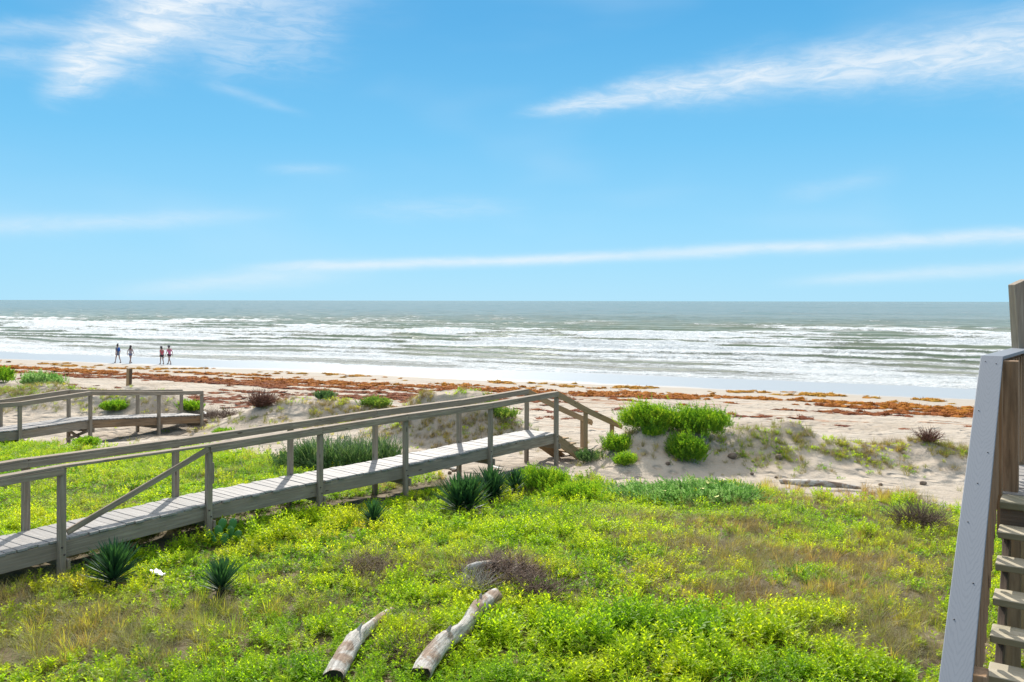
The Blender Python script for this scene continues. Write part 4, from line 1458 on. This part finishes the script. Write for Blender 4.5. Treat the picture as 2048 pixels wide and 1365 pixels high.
YU = [
    (228, 1178, .58, 150, 1.0, 'tall spiky dark yucca beside the white scrap, in front of the boardwalk'),
    (443, 1195, .46, 120, .95, 'spiky yucca right of the white scrap, below the prickly pear'),
    (748, 1060, .48, 120, .9, 'lone small yucca in the middle of the field, apart from the group'),
    (926, 1030, .58, 210, 1.25, 'biggest yucca, dark and bushy, leftmost of the group of four'),
    (983, 985, .66, 130, 1.0, 'upright yucca rising at the back of the group of four'),
    (990, 1005, .46, 120, 1.0, 'low wide yucca in front of the upright one, middle of the group'),
    (1031, 992, .52, 110, .95, 'small yucca at the right end of the group of four'),
]
for (px, py, h, n_, wd, lab) in YU:
    c_ = on_ground(px, py)
    if px == 983: c_ = Vector(((983 - 1024) / F * 17.0, 17.0, 0)); c_.z = gz(c_.x, c_.y)
    root = thing('yucca', tuple(c_), lab, 'yucca', 'yuccas growing in the dune field')
    g = Geo(); th_ = h * .30
    g.tube([Vector((0, 0, -.1)), Vector((.01, 0, th_ * .5)), Vector((0, .01, th_))], [.05, .05, .035], 7)
    link('trunk', g.mesh('trunk', M_yt), None, root, Matrix.Translation(c_))
    heads = [(0, 0)] if px != 926 else [(-.09, .0), (.13, .05)]
    a = U(0, 6.28)
    for i in range(n_):
        f = i / n_
        a += 2.39996 + U(-.15, .15)
        e_ = R(6) + R(80) * f ** .68 + U(-.1, .1)
        hx, hy = heads[i % len(heads)]
        L = 1.20 * h * wd * (.50 + .12 * min(1, f * 3) + .16 * math.sin(3.1416 * min(1, f * 1.1))) * U(.9, 1.08)
        org = c_ + Vector((hx, hy, .06 + th_ * (.05 + .95 * f)))
        M = Matrix.Translation(org) @ Matrix.Rotation(a, 4, 'Z') @ Matrix.Rotation(-e_, 4, 'Y') @ Matrix.Rotation(U(-.4, .4), 4, 'X')
        kx = random.choice([0, 1, 2] if f < .45 else ([1, 2, 3, 4] if f < .8 else [3, 4, 5]))
        link('leaf', yl[kx], None, root, M @ Matrix.Diagonal((L, L * 1.0, L * .8, 1)))
    for i in range(9):
        M = Matrix.Translation(c_ + Vector((0, 0, .07 + U(0, .06)))) @ Matrix.Rotation(U(0, 6.28), 4, 'Z') @ Matrix.Rotation(U(.02, .45), 4, 'Y') @ Matrix.Rotation(U(-.8, .8), 4, 'X')
        L = h * U(.45, .75)
        link('dead_leaf', dead_me, None, root, M @ Matrix.Diagonal((L, L * .9, L * .8, 1)))

# ------------------------------------------------------------------ prickly pear
M_pad, t, b = material('cactus_pad')
vo = t.new('ShaderNodeTexVoronoi', feature='F1'); vo.inputs['Scale'].default_value = 13
t.l.new(t.new('ShaderNodeTexCoord').outputs['Object'], vo.inputs['Vector'])
t.put(b.inputs['Base Color'], t.mix(t.ss(vo.outputs['Distance'], .13, .07), (.06, .19, .05), (.42, .42, .22)))
t.put(b.inputs['Roughness'], .45)


cpos = on_ground(445, 1092)
root = thing('prickly_pear', tuple(cpos), 'prickly pear cactus with several flat oval pads in the herbs near the boardwalk', 'cactus')
padm = ellipsoid('pad', .072, .018, .11, M_pad, 16, 10, .22)
for (dx_, dy_, dz_, rz_, rx_, sc__) in ((-.20, .02, .14, .3, -.45, .95), (-.055, .0, .22, -.2, -.12, 1.05), (-.01, .03, .34, .5, .25, .9), (.13, 0, .22, -.3, .28, 1.0), (.17, .02, .35, .2, .10, .85),
                                          (.07, -.08, .12, .6, .15, .95), (-.12, -.05, .11, -.5, -.7, .9), (.23, .04, .16, .1, .8, .8)):
    M = Matrix.Translation(cpos + Vector((dx_, dy_, dz_))) @ Matrix.Rotation(rz_, 4, 'Z') @ Matrix.Rotation(rx_, 4, 'Y') @ Matrix.Scale(sc__, 4)
    link('pad', padm, None, root, M)

# ------------------------------------------------------------------ driftwood
M_log, t, b = material('driftwood')
co = t.new('ShaderNodeTexCoord').outputs['Object']
g1 = t.noise(t.mapv(co, (2, 22, 22)), 1.6, 8, .7, .6)
g2 = t.noise(co, 3.2, 5, .6, .4)
c = t.ramp(g1, [(.3, (.17, .15, .125)), (.5, (.42, .39, .345)), (.7, (.64, .62, .58))])
c = t.mix(t.ss(g2, .50, .60, 0, .9), c, t.ramp(g1, [(.35, (.13, .075, .045)), (.65, (.34, .23, .15))]))
t.put(b.inputs['Base Color'], c); t.put(b.inputs['Roughness'], .85)
t.put(b.inputs['Normal'], t.bump(t.add(g1, g2), .9, .02))
M_rot, t, b = material('rotten_end')
t.put(b.inputs['Base Color'], t.ramp(t.noise(t.new('ShaderNodeTexCoord').outputs['Object'], 16, 4), [(.35, (.02, .015, .01)), (.65, (.11, .075, .05))]))
t.put(b.inputs['Roughness'], .95)


def log(name, P_, rad, label, cat='log', seg=16, sub=7, mat=None, ends=True, stubs=()):
    """a trunk through points P_ with radii; local x along it"""
    P_ = [Vector(p) for p in P_]
    pts_, rr_ = [], []
    n_ = len(P_)
    for i in range(n_ - 1):
        for k_ in range(sub):
            f = k_ / sub
            a, b_, c_, d = P_[max(0, i - 1)], P_[i], P_[i + 1], P_[min(n_ - 1, i + 2)]
            pts_.append(.5 * ((2 * b_) + (c_ - a) * f + (2 * a - 5 * b_ + 4 * c_ - d) * f * f + (3 * b_ - a - 3 * c_ + d) * f ** 3))
            rr_.append(rad[i] * (1 - f) + rad[i + 1] * f)
    pts_.append(P_[-1]); rr_.append(rad[-1])
    ax = (P_[-1] - P_[0]); M = frame(P_[0], P_[-1]); Mi = M.inverted()
    V_, F_ = [], []
    sd_ = U(0, 50)
    for i, (p, r) in enumerate(zip(pts_, rr_)):
        d = (pts_[min(i + 1, len(pts_) - 1)] - pts_[max(0, i - 1)]).normalized()
        s1 = d.cross(Vector((0, 0, 1))).normalized(); s2 = s1.cross(d)
        for j in range(seg):
            a = 6.28318 * j / seg
            q_ = r * (1 + .22 * (float(vn(np.array([j % seg * .7 + sd_]), np.array([i * .35]))[0]) - .5) + .10 * math.sin(3 * a + i * .3) + .05 * math.sin(i * 1.9 + a * 2))
            V_.append(tuple(Mi @ (p + s1 * math.cos(a) * q_ + s2 * math.sin(a) * q_)))
    for i in range(len(pts_) - 1):
        for j in range(seg):
            F_.append((i * seg + j, i * seg + (j + 1) % seg, (i + 1) * seg + (j + 1) % seg, (i + 1) * seg + j))
    root = thing(name, tuple(P_[0]), label, cat)
    me_ = np_mesh('bark', V_, F_, True)
    link('trunk', me_, mat or M_log, root, M)
    if ends:
        for e_, base_i in ((0, 0), (1, (len(pts_) - 1) * seg)):
            ring = [Vector(V_[base_i + j]) for j in range(seg)]
            cen = sum(ring, Vector()) / seg
            inn = [cen + (r_ - cen) * .7 + Vector((.03 if e_ == 0 else -.03, 0, 0)) for r_ in ring]
            vv = ring + inn + [cen + Vector((.06 if e_ == 0 else -.06, 0, 0))]
            ff = []
            for j in range(seg):
                j2 = (j + 1) % seg
                ff += [(j, j2, seg + j2), (j, seg + j2, seg + j), (seg + j, seg + j2, 2 * seg)]
            link('cut_end', np_mesh('cut_end', [tuple(q_) for q_ in vv], ff), M_rot, root, M)
    if stubs:
        for f_ in stubs:
            i = int(f_ * (len(pts_) - 1)); p, r = pts_[i], rr_[i]
            g = Geo(); a = U(.6, 2.2); dd = Vector((math.cos(a), .2, math.sin(a))).normalized()
            g.tube([p + dd * r * .5, p + dd * r * 1.15, p + dd * r * U(1.5, 1.9) + Vector((.02, 0, .01))], [r * .34, r * .26, r * .12], 7)
            link('branch_stub', g.mesh('branch_stub', mat or M_log), None, root, Matrix.Identity(4))
    return root


def gp(px, py, lift): p = on_ground(px, py, lift); p.z += lift - .012; return p


log('driftwood_log', [gp(668, 1358, .10), gp(703, 1290, .16), gp(728, 1262, .13), gp(790, 1215, .03)], [.105, .095, .075, .04],
    'tan driftwood log half sunk in the herbs, left of the pale one', stubs=(.55,))
log('driftwood_log', [gp(842, 1352, .13), gp(880, 1290, .20), gp(928, 1256, .19), gp(960, 1214, .22), gp(994, 1190, .22)], [.10, .10, .085, .092, .08],
    'pale grey driftwood log with a brown patch, right of the tan one', stubs=(.35, .8))
log('driftwood_log', [gp(1562, 962, .04), gp(1605, 965, .07), gp(1660, 968, .06), gp(1722, 976, .03)], [.05, .085, .075, .04],
    'thin flaky grey log lying on bare sand at the far edge of the field', seg=10)
log('driftwood_branch', [gp(928, 1150, .05), gp(938, 1136, .17), gp(958, 1128, .22), gp(990, 1124, .16)], [.04, .045, .04, .03],
    'curved grey branch arching beside the dead brush pile', 'branch', seg=8, sub=5)
log('driftwood_stump', [gp(782, 912, .05), gp(800, 908, .10)], [.12, .09], 'dark stump on the sand beside the reeds behind the boardwalk', 'stump', seg=10, sub=3)
log('driftwood_plank', [gp(893, 934, .04), gp(915, 939, .05)], [.06, .04], 'short brown driftwood piece under the boardwalk', 'driftwood', seg=8, sub=3)


# dead brush


def brush(name, px, py, d_, rx, ry, rz, n_, mat, label, cat='brush', rad=.006, upw=.3, L0=.35):
    c_ = on_ground(px, py) if d_ is None else Vector(((px - 1024) / F * d_, d_, 0))
    if d_ is not None: c_.z = gz(c_.x, c_.y)
    g = Geo()
    for i in range(n_):
        a = U(0, 6.28); r0 = math.sqrt(U(0, 1))
        p = Vector((math.cos(a) * r0 * rx, math.sin(a) * r0 * ry, rz * (1 - r0 * r0) * U(.0, 1)))
        if upw > .6: p = p * .35
        d = (rdir(U(0, 6.28), U(-.4, .6)) + Vector((0, 0, upw)) + (Vector((p.x / rx, p.y / ry, 0)) * (1.6 if upw > .6 else .2))).normalized()
        P_ = [p]
        for k_ in range(4):
            P_.append(P_[-1] + d * L0 * U(.15, .35))
            d = (d + rdir(U(0, 6.28), U(-.8, .8)) * .45).normalized()
        for q_ in P_: q_.z = max(q_.z, gz(c_.x + q_.x, c_.y + q_.y) - c_.z)
        g.tube(P_, rad * U(.5, 1.3), 3)
    o = link(name, g.mesh(name, mat), None, None, Matrix.Translation(c_))
    tag(o, label, cat)
    return o


M_straw, t, b = material('dead_straw')
t.put(b.inputs['Base Color'], t.ramp(t.noise(t.new('ShaderNodeTexCoord').outputs['Object'], 7, 4, .7), [(.3, (.09, .055, .04)), (.5, (.22, .15, .11)), (.7, (.40, .33, .27))]))
t.put(b.inputs['Roughness'], .9)
M_bone, t, b = material('bleached_twig')
t.put(b.inputs['Base Color'], t.ramp(t.noise(t.new('ShaderNodeTexCoord').outputs['Object'], 7, 4, .7), [(.3, (.25, .22, .17)), (.7, (.5, .48, .42))]))
t.put(b.inputs['Roughness'], .9)
brush('brush_pile', 995, 1158, None, .62, .40, .26, 900, M_straw, 'brown pile of dead brush behind the pale driftwood log', 'brush pile', .006)
brush('brush_pile', 1075, 1195, None, .36, .30, .14, 380, M_stem, 'dark dead brush trailing right of the main brush pile', 'brush pile', .006)
brush('dead_twigs', 948, 1190, None, .28, .2, .12, 170, M_bone, 'bleached pale twigs standing between the brush pile and the pale log', 'twigs', .0045, .9, .4)
brush('brush_pile', 738, 1138, None, .45, .22, .08, 320, M_straw, 'small flat patch of dead straw left of the brush pile', 'brush pile', .005)
brush('brush_pile', 815, 1325, None, .22, .25, .08, 260, M_stem, 'dead straw lying between the two logs', 'brush pile', .005)
brush('dead_bush', 1838, 1062, None, .62, .5, .42, 520, M_stem, 'leafless purple brown bush in the field near the staircase', 'bush', .006, .8, .55)
brush('dead_bush', 1858, 884, None, .35, .3, .25, 170, M_red, 'reddish tangle of dead roots on the dune ridge near the staircase', 'bush', .010, .8, .42)
brush('dead_bush', 524, 845, 31.0, .62, .5, .30, 420, M_red, 'dark reddish dead bush on the sand beyond the end of the far boardwalk', 'bush', .013, .8, .65)
brush('dead_bush', 440, 832, 31.5, .85, .5, .10, 300, M_stem, 'flat grey brown dead scrub beside the reddish dead bush', 'bush', .010, .4, .45)

# scraps and stones
M_white, t, b = material('white_plastic')
t.put(b.inputs['Base Color'], (.82, .82, .80, 1)); t.put(b.inputs['Roughness'], .5)


def scrap(px, py, w, d_, h, label, lift=.12):
    c_ = on_ground(px, py); V_, F_ = [], []
    for i in range(7):
        for j in range(6):
            V_.append(((i / 6 - .5) * w + U(-.008, .008), (j / 5 - .5) * d_ * (1 - .25 * abs(i - 3) / 3), lift + h * .5 * U(0, 1) + .25 * w * (1 - i / 6)))
    for i in range(6):
        for j in range(5):
            a = i * 6 + j; F_.append((a, a + 6, a + 7, a + 1))
    o = link('plastic_scrap', np_mesh('plastic_scrap', V_, F_), M_white, None, Matrix.Translation(c_) @ Matrix.Rotation(U(-.6, 0), 4, 'Z'))
    sm = o.modifiers.new('thickness', 'SOLIDIFY'); sm.thickness = .006
    tag(o, label, 'scrap')


scrap(316, 1168, .20, .12, .07, 'crumpled white plastic scrap in the herbs between the two front yuccas')
scrap(994, 940, .22, .12, .03, 'small white scrap on the sand behind the yucca group', .03)
scrap(408, 830, .26, .2, .12, 'pale grey scrap on the beach at the end of the far boardwalk', .02)
M_stone, t, b = material('brown_stone')
t.put(b.inputs['Base Color'], t.ramp(t.noise(t.new('ShaderNodeTexCoord').outputs['Object'], 6, 4, .7), [(.3, (.09, .065, .05)), (.7, (.26, .19, .14))]))
t.put(b.inputs['Roughness'], .95)
ST = [(1466, 917, .10, 'dark sand clod at the foot of the dune right of the shrubs'), (1558, 918, .09, 'pointed brown clod on the dune slope right of its neighbour'),
      (900, 948, .05, 'dark stone on the sand left of the bare back leg of the boardwalk'), (908, 944, .045, 'small dark stone behind the first one under the boardwalk'),
      (1847, 970, .07, 'rounded brown stone on the sand path close to the staircase'), (1553, 957, .04, 'small clod on the sand beside the thin flaky log'),
      (1505, 950, .045, 'small reddish clod on the sand path left of the thin flaky log'), (1337, 930, .06, 'brown clod on the sand below the rounded dune shrub'), (1762, 972, .05, 'tan clod on the sand right of the thin flaky log')]
for (px, py, r, lab) in ST:
    c_ = on_ground(px, py)
    o = link('stone', ellipsoid('stone', r * 1.2, r, r * .85, M_stone, 9, 6, .15, .12), None, None, Matrix.Translation(c_ + Vector((0, 0, r * .45))) @ Matrix.Rotation(U(0, 6), 4, 'Z'))
    tag(o, lab, 'stone', 'stones and clods on the sand')

# ------------------------------------------------------------------ people


def skin_mesh(name, nodes, edges, sub=2):
    """nodes: name -> (x, y, z, r)"""
    keys = list(nodes)
    me_ = bpy.data.meshes.new(name)
    me_.from_pydata([nodes[k_][:3] for k_ in keys], [(keys.index(a), keys.index(b_)) for a, b_ in edges], [])
    ob = bpy.data.objects.new(name + '_build', me_)
    COL.objects.link(ob)
    ob.modifiers.new('skin', 'SKIN')
    for i, k_ in enumerate(keys):
        r = nodes[k_][3]
        me_.skin_vertices[0].data[i].radius = r if isinstance(r, tuple) else (r, r)
        me_.skin_vertices[0].data[i].use_root = (i == 0)
    sb = ob.modifiers.new('sub', 'SUBSURF'); sb.levels = sub; sb.render_levels = sub
    dg = bpy.context.evaluated_depsgraph_get()
    res = bpy.data.meshes.new_from_object(ob.evaluated_get(dg))
    res.name = name
    for p in res.polygons: p.use_smooth = True
    bpy.data.objects.remove(ob)
    return res


def flat(name, colr, rough=.8, pat=None):
    m, t, b = material(name)
    if pat:
        c = t.mix(t.ss(t.noise(t.new('ShaderNodeTexCoord').outputs['Object'], 28, 2), .45, .55), colr, pat)
    else:
        c = t.mix(t.ss(t.noise(t.new('ShaderNodeTexCoord').outputs['Object'], 9, 3), .3, .7), colr, tuple(v_ * .8 for v_ in colr))
    t.put(b.inputs['Base Color'], c); t.put(b.inputs['Roughness'], rough)
    return m


M_skin = flat('skin', (.36, .20, .14), .55)
M_hair = flat('dark_hair', (.035, .022, .018), .5)
M_shoe = flat('dark_shoe', (.04, .03, .03), .7)


def person(px, py, H_, face, stride, label, top, bottom, hat=None, hair='bun', bag=None, pack=None, skirt=False, armout=.06, bow=.0, longtop=0.0):
    c_ = on_ground(px, py)
    k_ = H_ / 1.68
    root = thing('person', tuple(c_), label, 'person', 'people walking along the water edge')
    M = Matrix.Translation(c_) @ Matrix.Rotation(face, 4, 'Z') @ Matrix.Scale(k_, 4)
    f, s2 = stride, -stride
    N_ = {
        'pel': (0, 0, .92, (.125, .10)), 'sp': (.01, 0, 1.10, (.105, .085)), 'ch': (.02 + bow * .3, 0, 1.30, (.125, .095)), 'nk': (.035 + bow * .6, 0, 1.43, .048),
        'ja': (.06 + bow, 0, 1.50, .062), 'hd': (.06 + bow, 0, 1.575, .085), 'tp': (.05 + bow, 0, 1.64, .055), 'no': (.16 + bow, 0, 1.555, .014),
        'shl': (.02 + bow * .3, .165, 1.35, .052), 'shr': (.02 + bow * .3, -.165, 1.35, .052),
        'ell': (-.02 - f * .22, .21 + armout, 1.09, .037), 'elr': (-.02 + f * .22, -.21 - armout, 1.09, .037),
        'wrl': (.03 - f * .34, .22 + armout * 1.5, .86, .025), 'wrr': (.03 + f * .34, -.22 - armout * 1.5, .86, .025),
        'hal': (.04 - f * .38, .22 + armout * 1.5, .80, (.035, .022)), 'har': (.04 + f * .38, -.22 - armout * 1.5, .80, (.035, .022)),
        'hil': (0, .085, .88, .088), 'hir': (0, -.085, .88, .088),
        'knl': (f * .26 + .03, .09, .49, .056), 'knr': (s2 * .26 + .03, -.09, .49, .056),
        'anl': (f * .55 - (.06 if f < 0 else 0), .09, .09, .036), 'anr': (s2 * .55 - (.06 if s2 < 0 else 0), -.09, .09, .036),
        'tol': (f * .55 + .15 - (.06 if f < 0 else 0), .10, .03, .03), 'tor': (s2 * .55 + .15 - (.06 if s2 < 0 else 0), -.10, .03, .03),
    }
    E_ = [('pel', 'sp'), ('sp', 'ch'), ('ch', 'nk'), ('nk', 'ja'), ('ja', 'hd'), ('hd', 'tp'), ('hd', 'no'), ('ch', 'shl'), ('ch', 'shr'), ('shl', 'ell'), ('shr', 'elr'), ('ell', 'wrl'), ('elr', 'wrr'),
          ('wrl', 'hal'), ('wrr', 'har'), ('pel', 'hil'), ('pel', 'hir'), ('hil', 'knl'), ('hir', 'knr'), ('knl', 'anl'), ('knr', 'anr'), ('anl', 'tol'), ('anr', 'tor')]
    for hnd in ('hal', 'har'):
        x0, y0, z0, _ = N_[hnd]
        for q_, (ox, lz) in enumerate(((-.03, .062), (-.010, .075), (.012, .07), (.032, .055))):
            N_[hnd + str(q_)] = (x0 + ox * 1.1 + .01, y0, z0 - lz, .0085); E_.append((hnd, hnd + str(q_)))
        N_[hnd + 't'] = (x0 + .055, y0, z0 - .01, .010); E_.append((hnd, hnd + 't'))
    link('body', skin_mesh('body', N_, E_, 1), M_skin, root, M)
    g_ = 1.16
    T_ = {a: (*N_[a][:3], (N_[a][3][0] * g_, N_[a][3][1] * 1.2) if isinstance(N_[a][3], tuple) else N_[a][3] * 1.28) for a in ('sp', 'pel', 'ch', 'shl', 'shr')}
    T_['lo'] = (0, 0, .86 - longtop, (.155, .125))
    for a, b_ in (('shl', 'ell'), ('shr', 'elr')):
        A, B = Vector(N_[a][:3]), Vector(N_[b_][:3]); q_ = A.lerp(B, .62); T_[b_] = (*q_, .055)
    T_['col'] = (.03 + bow * .45, 0, 1.39, .065)
    link('shirt', skin_mesh('shirt', T_, [('sp', 'pel'), ('sp', 'ch'), ('pel', 'lo'), ('ch', 'shl'), ('ch', 'shr'), ('shl', 'ell'), ('shr', 'elr'), ('ch', 'col')], 1), top, root, M)
    if skirt:
        B_ = {'a': (0, 0, .95, (.145, .12)), 'b': (0, 0, .78, (.19, .16)), 'c': (0, 0, .66, (.20, .17))}
        link('skirt', skin_mesh('skirt', B_, [('a', 'b'), ('b', 'c')], 1), bottom, root, M)
    else:
        B_ = {'p': (0, 0, .90, (.14, .115)), 'l': (0, .088, .84, .105), 'r': (0, -.088, .84, .105)}
        for a, s_ in (('l', 'knl'), ('r', 'knr')):
            A, B = Vector(B_[a][:3]), Vector(N_[s_][:3]); q_ = A.lerp(B, .5); B_[a + '2'] = (*q_, .095)
        link('shorts', skin_mesh('shorts', B_, [('p', 'l'), ('p', 'r'), ('l', 'l2'), ('r', 'r2')], 1), bottom, root, M)
    hx = .045 + bow
    hm = ellipsoid('hair', .105, .098, .115, M_hair, 14, 9)
    link('hair', hm, None, root, M @ Matrix.Translation((hx - .02, 0, 1.60)))
    if hair == 'bun': link('hair_bun', ellipsoid('hair_bun', .05, .05, .055, M_hair, 10, 7), None, root, M @ Matrix.Translation((hx - .06, 0, 1.73)))
    if hair == 'long': link('long_hair', ellipsoid('long_hair', .06, .10, .17, M_hair, 12, 9, -.2), None, root, M @ Matrix.Translation((hx - .085, 0, 1.46)))
    if hat:
        link('hat', ellipsoid('hat', .118, .112, .085, hat, 14, 8), None, root, M @ Matrix.Translation((hx, 0, 1.665)))
        br_ = ellipsoid('hat_brim', .19 if hair != 'tail' else .14, .17 if hair != 'tail' else .10, .012, hat, 16, 6)
        link('hat_brim', br_, None, root, M @ Matrix.Translation((hx + (.0 if hair != 'tail' else .09), 0, 1.635)) @ Matrix.Rotation(.15, 4, 'Y'))
    if hair == 'tail': link('pony_tail', ellipsoid('pony_tail', .05, .045, .10, M_hair, 10, 8), None, root, M @ Matrix.Translation((hx - .13, 0, 1.54)))
    for a in ('l', 'r'):
        x0, y0, z0, _ = N_['an' + a]
        link('shoe', ellipsoid('shoe', .12, .05, .042, M_shoe, 12, 7), None, root, M @ Matrix.Translation((x0 + .06, y0, .042)))
    if pack: link('backpack', ellipsoid('backpack', .085, .13, .20, pack, 12, 9, 0), None, root, M @ Matrix.Translation((-.15, 0, 1.22)))
    if bag:
        x0, y0, z0, _ = N_['har']
        o = link('tote_bag', ellipsoid('tote_bag', .12, .05, .10, bag, 12, 8, -.3), None, None, M @ Matrix.Translation((x0 + .0, y0, z0 - .15)))
        tag(o, 'small pale bag held by the person in the dark cap', 'bag')


LEFT = math.atan2(SN[1] * .15 - SU[1], -SU[0])
person(236, 726, 1.72, LEFT, .42, 'person in a blue backpack and grey dress, hair in a topknot, leftmost of the four', flat('grey_blue_top', (.12, .16, .24)), flat('grey_skirt', (.16, .18, .24)), hair='bun', pack=flat('blue_pack', (.03, .12, .42)), skirt=True, bow=.02)
person(261, 727, 1.66, LEFT - R(75), .30, 'person with long dark hair in a mottled beige top and blue grey shorts', flat('mottled_top', (.42, .33, .32), .8, (.22, .20, .26)), flat('blue_grey_shorts', (.17, .19, .30)), hair='long', armout=.04)
person(324, 729, 1.60, LEFT, .16, 'person in a coral top, dark shorts and dark cap, carrying a pale bag', flat('coral_top', (.62, .09, .12)), flat('black_shorts', (.03, .025, .035)), hat=flat('dark_cap', (.03, .03, .04)), hair='tail', bag=flat('pale_bag', (.6, .58, .55)), bow=.05, armout=.02)
person(339, 729, 1.70, LEFT, -.50, 'person in a bright pink top and dark shorts with a grey sun hat, mid stride', flat('pink_top', (.72, .12, .28)), flat('maroon_shorts', (.07, .02, .04)), hat=flat('grey_hat', (.16, .15, .17)), hair='none', bow=.03, armout=.02)
